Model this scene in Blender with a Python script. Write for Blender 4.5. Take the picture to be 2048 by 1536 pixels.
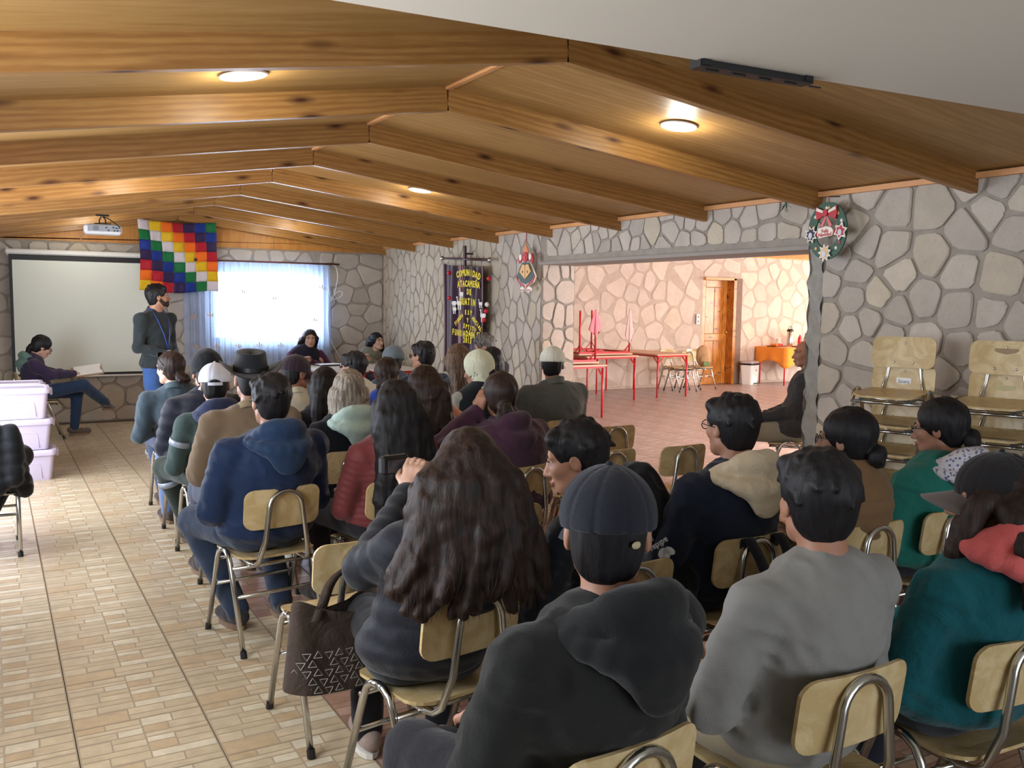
import bpy, bmesh, math, random
import numpy as np
from mathutils import Vector, Matrix, Euler
sc = bpy.context.scene
for o in list(bpy.data.objects): bpy.data.objects.remove(o)
COL = sc.collection
PI = math.pi
# ---------------------------------------------------------------- camera
F_PX, CAM_H = 1800.0, 1.6
RX = np.array([[0.865972883816319, 0.03420390669919687, -0.49891989062509906],
               [-0.4999330370448905, 0.08427989896542216, -0.8619535121463631],
               [0.012566740465223561, 0.9958549047913009, 0.0900837701097642]])
cd = bpy.data.cameras.new('camera'); cam = bpy.data.objects.new('camera', cd); COL.objects.link(cam)
cd.sensor_width = 36.0; cd.lens = F_PX / 2048 * 36.0; cd.clip_start = 0.05; cd.clip_end = 200
cam.matrix_world = Matrix.Translation((0, 0, CAM_H)) @ Matrix([list(r) for r in RX]).to_4x4()
sc.camera = cam
def ray(x, y): return RX @ np.array([(x-1024)/F_PX, -(y-768)/F_PX, -1.0])
def atY(x, y, Y):
    v = ray(x, y); t = Y/v[1]; return Vector((t*v[0], Y, CAM_H+t*v[2]))
def atX(x, y, X):
    v = ray(x, y); t = X/v[0]; return Vector((X, t*v[1], CAM_H+t*v[2]))
def atZ(x, y, Z):
    v = ray(x, y); t = (Z-CAM_H)/v[2]; return Vector((t*v[0], t*v[1], Z))
# ---------------------------------------------------------------- world, daylight, exposure
w = bpy.data.worlds.new('world'); sc.world = w; w.use_nodes = True
bgn = w.node_tree.nodes['Background']; bgn.inputs[0].default_value = (0.72, 0.84, 1.0, 1); bgn.inputs[1].default_value = 3.2
def area(name, loc, rot, sx, sy, power, col=(1, 1, 1), spread=180):
    l = bpy.data.lights.new(name, 'AREA'); l.shape = 'RECTANGLE'; l.size = sx; l.size_y = sy; l.energy = power; l.color = col
    l.spread = math.radians(spread)
    o = bpy.data.objects.new(name, l); COL.objects.link(o); o.location = loc; o.rotation_euler = rot; return o
# daylight standing in the window openings of the left wall, the window of the back wall, the entrance behind the camera and the dining room
area('daylight_left_window', (-0.7, 7.2, 1.3), (0, -PI/2, 0), 1.5, 3.6, 105, (0.86, 0.90, 1.0))
area('daylight_left_near_window', (-0.7, 2.6, 1.5), (0, -PI/2, 0), 1.1, 1.6, 32, (0.92, 0.95, 1.0))
area('daylight_back_window', (3.45, 12.78, 1.5), (-PI/2, 0, 0), 1.45, 0.9, 34, (0.70, 0.82, 1.0), 130)
area('daylight_entrance', (1.8, -2.6, 1.4), (PI/2, 0, 0), 3.0, 1.6, 15, (1.0, 0.96, 0.90))
area('daylight_dining_window', (10.6, 4.7, 1.75), (PI/2, 0, 0), 6.0, 1.7, 330, (1.0, 0.97, 0.95))
area('daylight_dining_side', (17.4, 10.5, 1.6), (0, PI/2, 0), 1.6, 3.5, 300, (1.0, 0.96, 0.90))
sc.view_settings.view_transform = 'Standard'; sc.view_settings.look = 'None'
sc.view_settings.gamma = 1.0; sc.view_settings.use_curve_mapping = False
sc.view_settings.exposure = 0.6
sc.cycles.max_bounces = 6; sc.cycles.diffuse_bounces = 4; sc.cycles.glossy_bounces = 3; sc.cycles.transparent_max_bounces = 8
sc.cycles.use_denoising = True; sc.cycles.sample_clamp_indirect = 6.0
# ---------------------------------------------------------------- tagging and linking
def setp(o, label=None, cat=None, group=None, kind=None):
    if label: o['label'] = label
    if cat: o['category'] = cat
    if group: o['group'] = group
    if kind: o['kind'] = kind
    return o
def link(name, me, mat=None, parent=None, smooth=False):
    if mat is not None and len(me.materials) == 0: me.materials.append(mat)
    if smooth: me.polygons.foreach_set('use_smooth', [True]*len(me.polygons))
    o = bpy.data.objects.new(name, me); COL.objects.link(o)
    if parent is not None: o.parent = parent
    return o
def empty(name, loc=(0, 0, 0), rz=0.0, label=None, cat=None, group=None, kind=None):
    o = bpy.data.objects.new(name, None); COL.objects.link(o); o.location = loc; o.rotation_euler = (0, 0, rz)
    o.empty_display_size = 0.1
    return setp(o, label, cat, group, kind)
def copy_tree(o, parent=None):
    c = o.copy(); COL.objects.link(c)
    if parent is not None: c.parent = parent
    for ch in list(o.children): copy_tree(ch, c)
    return c
# ---------------------------------------------------------------- mesh builder
class MB:
    def __init__(s): s.v = []; s.f = []; s.m = []
    def add(s, vs, fs, mi=0):
        n = len(s.v); s.v += [tuple(p) for p in vs]; s.f += [tuple(i+n for i in f) for f in fs]; s.m += [mi]*len(fs); return s
    def box(s, c, d, rot=None, mi=0, taper=1.0):
        x, y, z = d[0]/2, d[1]/2, d[2]/2
        vs = [Vector(((-x, x)[i & 1]*(taper if not i & 4 else 1), (-y, y)[(i >> 1) & 1]*(taper if not i & 4 else 1), (-z, z)[(i >> 2) & 1])) for i in range(8)]
        if rot is not None:
            R = Euler(rot).to_matrix(); vs = [R @ p for p in vs]
        vs = [p+Vector(c) for p in vs]
        return s.add(vs, [(0, 2, 3, 1), (4, 5, 7, 6), (0, 1, 5, 4), (2, 6, 7, 3), (0, 4, 6, 2), (1, 3, 7, 5)], mi)
    def rbox(s, c, d, r=0.01, mi=0, rot=None):
        # box with chamfered edges
        x, y, z = d[0]/2, d[1]/2, d[2]/2; vs = []; R = Euler(rot).to_matrix() if rot is not None else None
        P = lambda a, b, e: Vector((a, b, e))
        pts = []
        for sx in (-1, 1):
            for sy in (-1, 1):
                for sz in (-1, 1):
                    pts += [P(sx*x, sy*(y-r), sz*(z-r)), P(sx*(x-r), sy*y, sz*(z-r)), P(sx*(x-r), sy*(y-r), sz*z)]
        bm = bmesh.new()
        for p in pts: bm.verts.new(p)
        bmesh.ops.convex_hull(bm, input=bm.verts)
        bm.verts.index_update()
        vs = [v.co.copy() for v in bm.verts]; fs = [tuple(v.index for v in f.verts) for f in bm.faces]; bm.free()
        if R is not None: vs = [R @ p for p in vs]
        return s.add([p+Vector(c) for p in vs], fs, mi)
    def tube(s, pts, r, n=8, cap=True, mi=0, closed=False):
        pts = [Vector(p) for p in pts]; k = len(pts); rr = r if isinstance(r, (list, tuple)) else [r]*k
        vs = []; up = None
        for i, p in enumerate(pts):
            if closed: t = (pts[(i+1) % k]-pts[i-1]).normalized()
            else: t = (pts[min(i+1, k-1)]-pts[max(i-1, 0)]).normalized()
            if up is None:
                a = Vector((0, 0, 1)) if abs(t.z) < 0.9 else Vector((1, 0, 0)); up = (a-t*a.dot(t)).normalized()
            else: up = (up-t*up.dot(t)).normalized()
            b = t.cross(up)
            for j in range(n):
                a = 2*PI*j/n; vs.append(p+(up*math.cos(a)+b*math.sin(a))*rr[i])
        fs = []
        for i in range(k if closed else k-1):
            i2 = (i+1) % k
            for j in range(n): fs.append((i*n+j, i*n+(j+1) % n, i2*n+(j+1) % n, i2*n+j))
        if cap and not closed: fs += [tuple(range(n-1, -1, -1)), tuple((k-1)*n+j for j in range(n))]
        return s.add(vs, fs, mi)
    def lathe(s, prof, c=(0, 0, 0), n=20, mi=0, sy=1.0, fn=None):
        vs = []; c = Vector(c)
        for (r, z) in prof:
            for j in range(n):
                a = 2*PI*j/n; p = Vector((r*math.cos(a), r*math.sin(a)*sy, z)); vs.append((fn(p, a) if fn else p)+c)
        fs = []
        for i in range(len(prof)-1):
            for j in range(n): fs.append((i*n+j, i*n+(j+1) % n, (i+1)*n+(j+1) % n, (i+1)*n+j))
        if prof[0][0] > 1e-6: fs.append(tuple(range(n-1, -1, -1)))
        if prof[-1][0] > 1e-6: fs.append(tuple((len(prof)-1)*n+j for j in range(n)))
        return s.add(vs, fs, mi)
    def ball(s, c, r, n=10, m=7, mi=0):
        if not isinstance(r, (list, tuple)): r = (r, r, r)
        vs = [Vector(c)+Vector((0, 0, -r[2]))]; fs = []
        for i in range(1, m):
            t = -PI/2+PI*i/m
            for j in range(n):
                a = 2*PI*j/n; vs.append(Vector(c)+Vector((r[0]*math.cos(t)*math.cos(a), r[1]*math.cos(t)*math.sin(a), r[2]*math.sin(t))))
        vs.append(Vector(c)+Vector((0, 0, r[2])))
        for j in range(n): fs.append((0, 1+(j+1) % n, 1+j))
        for i in range(m-2):
            for j in range(n): fs.append((1+i*n+j, 1+i*n+(j+1) % n, 1+(i+1)*n+(j+1) % n, 1+(i+1)*n+j))
        q = len(vs)-1
        for j in range(n): fs.append((1+(m-2)*n+j, 1+(m-2)*n+(j+1) % n, q))
        return s.add(vs, fs, mi)
    def grid(s, fn, nu, nv, mi=0):
        vs = [fn(i/nu, j/nv) for j in range(nv+1) for i in range(nu+1)]
        fs = [(j*(nu+1)+i, j*(nu+1)+i+1, (j+1)*(nu+1)+i+1, (j+1)*(nu+1)+i) for j in range(nv) for i in range(nu)]
        return s.add(vs, fs, mi)
    def prism(s, poly, y0, y1, fn=None, mi=0):
        # poly in (a,b); extruded along third axis; fn maps (a,b,d)->xyz
        fn = fn or (lambda a, b, d: (a, d, b)); n = len(poly)
        vs = [fn(a, b, y0) for a, b in poly]+[fn(a, b, y1) for a, b in poly]
        fs = [tuple(range(n-1, -1, -1)), tuple(range(n, 2*n))]+[(i, (i+1) % n, n+(i+1) % n, n+i) for i in range(n)]
        return s.add(vs, fs, mi)
    def mesh(s, name, mats=None):
        me = bpy.data.meshes.new(name); me.from_pydata([tuple(v) for v in s.v], [], s.f)
        if mats:
            for m in mats: me.materials.append(m)
            me.polygons.foreach_set('material_index', s.m)
        me.update(); return me
    def build(s, name, mat, parent=None, smooth=False, fix=True, solid=0):
        mats = mat if isinstance(mat, (list, tuple)) else [mat]
        me = s.mesh(name, mats)
        if fix:
            bm = bmesh.new(); bm.from_mesh(me); bmesh.ops.recalc_face_normals(bm, faces=bm.faces); bm.to_mesh(me); bm.free()
        o = link(name, me, None, parent, smooth)
        if solid:
            md = o.modifiers.new('solid', 'SOLIDIFY'); md.thickness = solid; md.offset = 0
        return o
def fillet(pts, r, n=5):
    pts = [Vector(p) for p in pts]; out = [pts[0]]
    for i in range(1, len(pts)-1):
        a, b, c = pts[i-1], pts[i], pts[i+1]; u = (a-b); v = (c-b); d = min(r, u.length*.49, v.length*.49)
        p0 = b+u.normalized()*d; p1 = b+v.normalized()*d
        for k in range(n+1):
            t = k/n; out.append(p0*(1-t)**2+b*2*t*(1-t)+p1*t*t)
    out.append(pts[-1]); return out
def rrect(w, h, r, n=4):
    out = []
    for cx, cy, a0 in ((w/2-r, h/2-r, 0), (-w/2+r, h/2-r, 90), (-w/2+r, -h/2+r, 180), (w/2-r, -h/2+r, 270)):
        for k in range(n+1):
            a = math.radians(a0+90*k/n); out.append((cx+r*math.cos(a), cy+r*math.sin(a)))
    return out
def text_mesh(txt, size, name='lettering', mat=None, parent=None, loc=(0, 0, 0), rot=(0, 0, 0), ext=0.001, bold=0.0, align='CENTER', sx=1.0):
    cu = bpy.data.curves.new(name, 'FONT'); cu.body = txt; cu.size = size; cu.extrude = ext; cu.offset = bold; cu.align_x = align; cu.align_y = 'CENTER'; cu.resolution_u = 2
    to = bpy.data.objects.new(name, cu); COL.objects.link(to); dg = bpy.context.evaluated_depsgraph_get(); dg.update()
    me = bpy.data.meshes.new_from_object(to.evaluated_get(dg)); bpy.data.objects.remove(to)
    me.materials.clear(); o = link(name, me, mat, parent); o.location = loc; o.rotation_euler = rot; o.scale = (sx, 1, 1); return o
# ---------------------------------------------------------------- materials
def lin(c):
    f = lambda v: (v/255)/12.92 if v/255 <= .04045 else (((v/255)+.055)/1.055)**2.4
    return tuple(f(v) for v in c)
class NT:
    def __init__(s, name, rough=0.7, metal=0.0, spec=0.5):
        s.m = bpy.data.materials.new(name); s.m.use_nodes = True; s.t = s.m.node_tree; s.b = s.t.nodes['Principled BSDF']
        s.b.inputs['Roughness'].default_value = rough; s.b.inputs['Metallic'].default_value = metal; s.b.inputs['Specular IOR Level'].default_value = spec
    def n(s, typ, **kw):
        nd = s.t.nodes.new(typ)
        for k, v in kw.items():
            if k.startswith('i_'):
                key = k[2:]; key = int(key) if key.isdigit() else key.replace('_', ' '); nd.inputs[key].default_value = v
            else: setattr(nd, k, v)
        return nd
    def l(s, a, b): s.t.links.new(a, b)
    def mix(s, fac, a, b, mode='MIX'):
        nd = s.n('ShaderNodeMix', data_type='RGBA', blend_type=mode)
        for i, v in ((0, fac), (6, a), (7, b)):
            if hasattr(v, 'is_output') or hasattr(v, 'links'): s.l(v, nd.inputs[i])
            else: nd.inputs[i].default_value = v if i == 0 else (tuple(v)+(1,))[:4]
        return nd.outputs[2]
    def ramp(s, src, stops):
        nd = s.n('ShaderNodeValToRGB'); e = nd.color_ramp.elements
        while len(e) < len(stops): e.new(0.5)
        for k, (p, c) in enumerate(stops): e[k].position = p; e[k].color = (tuple(c)+(1,))[:4] if isinstance(c, (tuple, list)) else (c, c, c, 1)
        s.l(src, nd.inputs[0]); return nd.outputs[0]
    def coord(s, scale=(1, 1, 1), kind='Object', rot=(0, 0, 0), rand=0.0):
        tc = s.n('ShaderNodeTexCoord'); mp = s.n('ShaderNodeMapping'); mp.inputs['Scale'].default_value = scale; mp.inputs['Rotation'].default_value = rot
        s.l(tc.outputs[kind], mp.inputs[0])
        if rand:
            oi = s.n('ShaderNodeObjectInfo'); mu = s.n('ShaderNodeMath', operation='MULTIPLY', i_1=rand); s.l(oi.outputs['Random'], mu.inputs[0]); s.l(mu.outputs[0], mp.inputs[1])
        return mp.outputs[0]
    def noise(s, vec, scale, detail=4, rough=0.55, dist=0.0):
        nd = s.n('ShaderNodeTexNoise', i_Scale=scale, i_Detail=detail, i_Roughness=rough, i_Distortion=dist); s.l(vec, nd.inputs['Vector']); return nd.outputs[0]
    def bump(s, h, strength=0.3, dist=0.01):
        nd = s.n('ShaderNodeBump', i_Strength=strength, i_Distance=dist); s.l(h, nd.inputs['Height']); s.l(nd.outputs[0], s.b.inputs['Normal'])
    def col(s, c):
        if hasattr(c, 'links'): s.l(c, s.b.inputs['Base Color'])
        else: s.b.inputs['Base Color'].default_value = (tuple(c)+(1,))[:4]
        return s
def plain(name, rgb, rough=0.6, metal=0.0, var=0.12, nscale=8.0, bump=0.0, spec=0.5):
    q = NT(name, rough, metal, spec); c = lin(rgb); v = q.coord(); n = q.noise(v, nscale)
    q.col(q.mix(n, tuple(x*(1-var) for x in c), tuple(min(1, x*(1+var)) for x in c)))
    if bump: q.bump(q.noise(v, nscale*6, 3), bump, 0.004)
    return q.m
def fabric(name, rgb, rough=0.9, var=0.22, weave=220.0, bump=0.3, fold=0.35, sheen=0.15):
    q = NT(name, rough, 0, 0.12); c = lin(rgb); v = q.coord(); n = q.noise(v, 7.0, 5, .6)
    q.col(q.mix(n, tuple(x*(1-var) for x in c), tuple(min(1, x*(1+var)+.002) for x in c)))
    a = q.noise(v, weave, 2)
    if fold:
        f = q.noise(v, 9.0, 4, .6, 1.2); ad = q.n('ShaderNodeMath', operation='MULTIPLY_ADD', i_1=fold*10); q.l(f, ad.inputs[0]); q.l(a, ad.inputs[2]); a = ad.outputs[0]
    q.bump(a, bump, 0.004); q.b.inputs['Sheen Weight'].default_value = sheen
    return q.m
def emis(name, rgb, strength):
    q = NT(name); q.col(lin(rgb)); q.b.inputs['Emission Color'].default_value = lin(rgb)+(1,); q.b.inputs['Emission Strength'].default_value = strength; return q.m
def wood(name, c0, c1, cd, scale=1.0, grain=(1.0, 9.0, 9.0), rough=0.45, knots=True, rand=31.0, lines=0.0):
    q = NT(name, rough, 0, 0.4); v = q.coord(grain, rand=rand)
    wv = q.n('ShaderNodeTexWave', wave_type='BANDS', bands_direction='Z', i_Scale=1.1*scale, i_Distortion=9.0, i_Detail=3.0, i_Detail_Scale=0.9, i_Detail_Roughness=.55); q.l(v, wv.inputs[0])
    n2 = q.noise(v, 6*scale, 5, .65)
    base = q.mix(q.ramp(wv.outputs[0], [(0.15, 0.1), (0.95, .8)]), lin(c0), lin(c1))
    base = q.mix(q.ramp(n2, [(0.35, 0.0), (0.75, 0.5)]), base, lin(cd))
    oi = q.n('ShaderNodeObjectInfo'); tint = q.ramp(oi.outputs['Random'], [(0, (.86, .84, .80)), (1, (1.08, 1.06, 1.04))])
    base = q.mix(1.0, base, tint, 'MULTIPLY')
    if knots:
        vk = q.coord((2.7, 9.0, 9.0), rand=17.0); vo = q.n('ShaderNodeTexVoronoi', feature='F1', i_Scale=1.0, i_Randomness=1.0); q.l(vk, vo.inputs[0])
        k = q.ramp(vo.outputs['Distance'], [(0.06, 1.0), (0.12, 0.6), (0.25, 0.0)])
        base = q.mix(k, base, lin((70, 34, 16)))
    if lines:
        tc = q.coord((1, 1, 1)); sx = q.n('ShaderNodeTexWave', wave_type='BANDS', bands_direction='Y', i_Scale=lines, i_Distortion=0.0); q.l(tc, sx.inputs[0])
        g = q.ramp(sx.outputs[0], [(0.0, 0.55), (0.10, 0.0)]); base = q.mix(g, base, lin(cd))
    q.col(base); q.bump(n2, 0.12, 0.004)
    return q.m
def stone_mat(name, rgb, var=0.25, warm=(205, 190, 160), rough=0.9, grey=False):
    q = NT(name, rough, 0, 0.2); c = lin(rgb); v = q.coord(kind='Object', rand=53.0)
    oi = q.n('ShaderNodeObjectInfo')
    a = q.mix(oi.outputs['Random'], tuple(x*(1-var) for x in c), tuple(min(1, x*(1+var*.7)) for x in c))
    vm = q.n('ShaderNodeMath', operation='FRACT'); mm = q.n('ShaderNodeMath', operation='MULTIPLY', i_1=7.31); q.l(oi.outputs['Random'], mm.inputs[0]); q.l(mm.outputs[0], vm.inputs[0])
    a = q.mix(q.ramp(vm.outputs[0], [(0.75, 0.0), (1.0, 0.55)]), a, lin(warm))
    n = q.noise(v, 5, 6, .65); a = q.mix(q.ramp(n, [(0.35, 0.0), (0.7, 0.35)]), a, tuple(x*.55 for x in c))
    n2 = q.noise(v, 60, 4, .7); a = q.mix(q.ramp(n2, [(0.58, 0.0), (0.72, 0.5)]), a, tuple(x*.45 for x in c))
    q.col(a); ad = q.n('ShaderNodeMath', operation='ADD'); q.l(n, ad.inputs[0]); q.l(n2, ad.inputs[1]); q.bump(ad.outputs[0], 0.4, 0.008)
    return q.m
M = {}
M['stone'] = stone_mat('grey_stone', (188, 178, 166), .16); M['mortar'] = plain('cement_mortar', (150, 141, 130), .95, 0, .3, 10, .5)
M['stone_pink'] = stone_mat('pinkish_stone', (206, 188, 174), .10, (214, 194, 168)); M['mortar_pink'] = plain('pink_mortar', (178, 160, 146), .95, 0, .2, 10, .5)
M['beam'] = wood('pine_beam', (178, 134, 76), (152, 106, 52), (116, 74, 34), 1.0, (0.9, 9, 9), .42)
M['ply'] = wood('pine_plywood', (184, 146, 90), (168, 128, 72), (142, 100, 52), 1.6, (0.5, 5, 5), .5, False)
M['plyline'] = wood('grooved_plywood', (180, 142, 88), (164, 124, 70), (134, 94, 50), 1.6, (0.5, 5, 5), .5, False, lines=5.6)
M['gable'] = wood('gable_plywood', (206, 146, 74), (190, 124, 56), (150, 92, 38), 1.2, (5, 5, .6), .5, False)
M['door'] = wood('varnished_pine', (205, 140, 64), (178, 108, 40), (120, 62, 22), 1.0, (8, 8, .9), .35)
M['trimw'] = plain('pale_pine_trim', (208, 150, 98), .5, 0, .15)
M['metal'] = plain('chrome_steel', (196, 196, 192), .22, 1.0, .06); M['metal_dark'] = plain('dark_steel', (70, 70, 72), .35, .9)
M['black'] = plain('black_plastic', (22, 22, 24), .5); M['white'] = plain('white_plastic', (228, 228, 226), .45, 0, .04)
M['red'] = plain('red_enamel', (196, 30, 44), .35, 0, .1); M['plaster'] = plain('white_plaster', (216, 206, 190), .9, 0, .05, 1.5, .05)
q = NT('birch_plywood', .35, 0, .45); v = q.coord(rand=11.0); n = q.noise(v, 9, 5, .6, 1.5)
q.col(q.mix(q.ramp(n, [(.42, 0.0), (.6, 1.0)]), lin((186, 160, 112)), lin((204, 182, 138)))); q.bump(q.noise(v, 40, 3), .06, .002); M['chairply'] = q.m
# ================================================================ ROOM
XL, XR, YB, YF = -0.75, 5.10, 12.69, -3.0
EZ, RXX, RZ = 2.277, 2.17, 2.625     # beam underside at the walls, ridge x, beam underside at the ridge
BD = 0.125                           # beam depth
LSL = .155
def ceil_z(x): return RZ+BD-((RZ-EZ)*(x-RXX)/(XR-RXX) if x > RXX else LSL*(RXX-x))
# ---------- stones by clipped Voronoi cells
def clip_half(poly, px, py, nx, ny):
    out = []; n = len(poly)
    for i in range(n):
        a = poly[i]; b = poly[(i+1) % n]; da = (a[0]-px)*nx+(a[1]-py)*ny; db = (b[0]-px)*nx+(b[1]-py)*ny
        if da <= 0: out.append(a)
        if (da < 0 < db) or (db < 0 < da):
            t = da/(da-db); out.append((a[0]+(b[0]-a[0])*t, a[1]+(b[1]-a[1])*t))
    return out
def stones(rect, size, holes=(), seed=1, asp=1.0, joint=0.018, square=0.0):
    """rect=(u0,u1,v0,v1); returns shrunk rounded polygons"""
    rng = random.Random(seed); u0, u1, v0, v1 = rect; pts = []
    tries = int((u1-u0)*(v1-v0)/(size*size)*60)
    for _ in range(tries):
        s_ = size(0, 0) if callable(size) else size
        p = (rng.uniform(u0, u1), rng.uniform(v0, v1)); r = s_*rng.choice((.62, .8, .95, 1.1, 1.3))
        ok = True
        for (q0, q1, r2) in pts:
            if ((p[0]-q0)/asp)**2+(p[1]-q1)**2 < (.5*(r+r2))**2: ok = False; break
        if ok: pts.append((p[0], p[1], r))
    polys = []
    for i, (x, y, r) in enumerate(pts):
        if any(h[0] < x < h[1] and h[2] < y < h[3] for h in holes): continue
        poly = [(u0, v0), (u1, v0), (u1, v1), (u0, v1)]
        for j, (a, b, r2) in enumerate(pts):
            if i == j: continue
            dx, dy = (a-x)/asp, (b-y)
            if dx*dx+dy*dy > (size*3.4)**2: continue
            # bisector in scaled space
            mx, my = (a+x)/2, (b+y)/2; nx, ny = dx/asp, dy; L = math.hypot(nx, ny)
            poly = clip_half(poly, mx, my, nx/L, ny/L)
            if len(poly) < 3: break
        if len(poly) < 3: continue
        for h in holes:
            # keep the side of the hole the seed stands on
            if x <= h[0] and h[2]-.3 < y < h[3]+.3: poly = clip_half(poly, h[0], y, 1, 0)
            elif x >= h[1] and h[2]-.3 < y < h[3]+.3: poly = clip_half(poly, h[1], y, -1, 0)
            elif y >= h[3] and h[0]-.3 < x < h[1]+.3: poly = clip_half(poly, x, h[3], 0, -1)
            elif y <= h[2] and h[0]-.3 < x < h[1]+.3: poly = clip_half(poly, x, h[2], 0, 1)
        if len(poly) < 3: continue
        # shrink for the joint
        base = list(poly); n = len(base); A = sum(base[k][0]*base[(k+1) % n][1]-base[(k+1) % n][0]*base[k][1] for k in range(n))/2
        if abs(A) < .0025: continue
        sg = 1 if A > 0 else -1
        for k in range(n):
            a = base[k]; b = base[(k+1) % n]; dx, dy = b[0]-a[0], b[1]-a[1]; L = math.hypot(dx, dy)
            if L < 1e-5: continue
            nx, ny = dy/L*sg, -dx/L*sg; jj = joint*rng.uniform(.5, 1.3)/2+.002
            poly = clip_half(poly, a[0]-nx*jj, a[1]-ny*jj, nx, ny)
            if len(poly) < 3: break
        if len(poly) < 3: continue
        # drop short edges, then round the corners
        q_ = [poly[0]]
        for p in poly[1:]:
            if math.hypot(p[0]-q_[-1][0], p[1]-q_[-1][1]) > size*.12: q_.append(p)
        if len(q_) < 3: continue
        poly = q_; out = []; n = len(poly); t = .15
        for k in range(n):
            a = poly[k]; b = poly[(k+1) % n]
            out.append((a[0]+(b[0]-a[0])*t, a[1]+(b[1]-a[1])*t)); out.append((b[0]+(a[0]-b[0])*t, b[1]+(a[1]-b[1])*t))
        if n <= 5:
            o2 = []
            for k in range(len(out)):
                a = out[k]; b = out[(k+1) % len(out)]
                o2.append(a); o2.append(((a[0]+b[0])/2+rng.uniform(-.006, .006), (a[1]+b[1])/2+rng.uniform(-.006, .006)))
            out = o2
        if len(out) >= 5: polys.append(out)
    return polys
def lay_stones(parent, polys, fn, mat, seed, depth=0.02, limit=300, name='stone'):
    """fn(u,v,d)->xyz, d outward from the wall face"""
    rng = random.Random(seed)
    rest_ = MB()
    for k, poly in enumerate(polys):
        n = len(poly); cx = sum(p[0] for p in poly)/n; cy = sum(p[1] for p in poly)/n; d = depth*rng.uniform(.6, 1.35); tu, tv = rng.uniform(-.04, .04), rng.uniform(-.04, .04)
        org = Vector(fn(cx, cy, 0)); mb = MB(); sh = .93
        r0 = [Vector(fn(a, b, -.01))-org for a, b in poly]
        r1 = [Vector(fn(a, b, d*.7))-org for a, b in poly]
        r2 = [Vector(fn(cx+(a-cx)*sh, cy+(b-cy)*sh, d+(a-cx)*tu+(b-cy)*tv))-org for a, b in poly]
        vs = r0+r1+r2
        fs = [(i, (i+1) % n, n+(i+1) % n, n+i) for i in range(n)]+[(n+i, n+(i+1) % n, 2*n+(i+1) % n, 2*n+i) for i in range(n)]+[tuple(range(2*n, 3*n))]
        if k >= limit: rest_.add([v_+org for v_ in vs], fs); continue
        mb.add(vs, fs); o = mb.build(name, mat, parent); o.location = org
    if rest_.v: rest_.build('stone_field', mat, parent)['kind'] = 'stuff'
# ---------- walls
OPY0, OPY1, OPZ = 4.55, 8.20, 2.03          # opening in the right wall
wr = MB(); T = 0.42
wr.box((XR+T/2, (YF+OPY0)/2, 1.3), (T, OPY0-YF, 2.6)); wr.box((XR+T/2, (OPY1+YB+1.0)/2, 1.3), (T, YB+1.0-OPY1, 2.6)); wr.box((XR+T/2, (OPY0+OPY1)/2, (OPZ+2.6)/2), (T, OPY1-OPY0, 2.6-OPZ))
wall_right = setp(wr.build('wall_right', M['mortar']), 'right wall of rough grey field stones set in cement with a wide opening', kind='structure')
fr = lambda u, v, d: (XR-d, u, v)
near = stones((1.0, OPY0-.10, 0.0, 2.40), .225, (), 5, 1.05, .025)
lint = stones((OPY0-.08, 8.1, OPZ+.05, 2.40), .20, (), 8, .9, .014)
far = stones((OPY1, YB-.02, 0.0, 2.40), .25, (), 12, .62, .016)
rngk = random.Random(4)
far.sort(key=lambda p_: sum(q_[0] for q_ in p_)/len(p_)); NJ = 24
lay_stones(wall_right, near, fr, M['stone'], 3, .016); lay_stones(wall_right, lint, fr, M['stone'], 4, .013); lay_stones(wall_right, far, fr, M['stone'], 6, .011, max(0, 300-NJ-len(near)-len(lint)))
# rough cement edge of the near jamb and the thin lintel lip
mb = MB()
def edge(u, v):
    z = v*OPZ; a = u*.12
    return (XR-.012-.012*math.sin(z*19+u*3)-.008*math.sin(z*47+u*8), OPY0-a-.012*math.sin(z*31)*(1-u)+.006, z)
mb.grid(edge, 5, 70); mb.grid(lambda u, v: (XR-.02+u*T, OPY0+.006+.008*math.sin(v*60), v*OPZ), 2, 70)
mb.build('cement_edge', plain('rough_cement', (150, 146, 138), .95, 0, .35, 14, .9), wall_right, smooth=True)
mb = MB(); mb.box((XR+T/2-.015, (OPY0+OPY1)/2, OPZ-.012), (T+.05, OPY1-OPY0, .03)); mb.build('lintel', plain('grey_lintel', (150, 142, 134), .85), wall_right)
# far jamb faces the camera; light from the dining room painted in as pink
fj = lambda u, v, d: (u, OPY1-d, v)
lay_stones(wall_right, stones((XR+.0, XR+T, 0, OPZ), .22, (), 31, .8, .02), fj, M['stone_pink'], 9, .011, NJ)
# back wall with window hole
WX0, WX1, WZ0, WZ1 = 2.62, 4.12, 1.02, 2.02
bw = MB(); X0, X1 = XL-.3, XR+.1
bw.box(((X0+WX0)/2, YB+.13, 1.15), (WX0-X0, .26, 2.3)); bw.box(((X1+WX1)/2, YB+.13, 1.15), (X1-WX1, .26, 2.3)); bw.box(((WX0+WX1)/2, YB+.13, WZ0/2), (WX1-WX0, .26, WZ0)); bw.box(((WX0+WX1)/2, YB+.13, (WZ1+2.3)/2), (WX1-WX0, .26, 2.3-WZ1))
wall_back = setp(bw.build('wall_back', M['mortar']), 'back wall of grey field stones behind the projection screen', kind='structure')
fb = lambda u, v, d: (u, YB-d, v)
lay_stones(wall_back, stones((-.6, XR-.01, 0, 2.29), .255, ((WX0, WX1, WZ0, WZ1), (.36, 1.70, .75, 2.05)), 21, 1.15, .021), fb, M['stone'], 7, .013)
g = MB(); g.prism([(X0, 2.3), (X1, 2.3), (X1, ceil_z(X1)+.03), (RXX, ceil_z(RXX)+.03), (X0, ceil_z(X0)+.03)], YB-.012, YB+.2)
g.build('gable_panel', M['gable'], wall_back)
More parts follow.
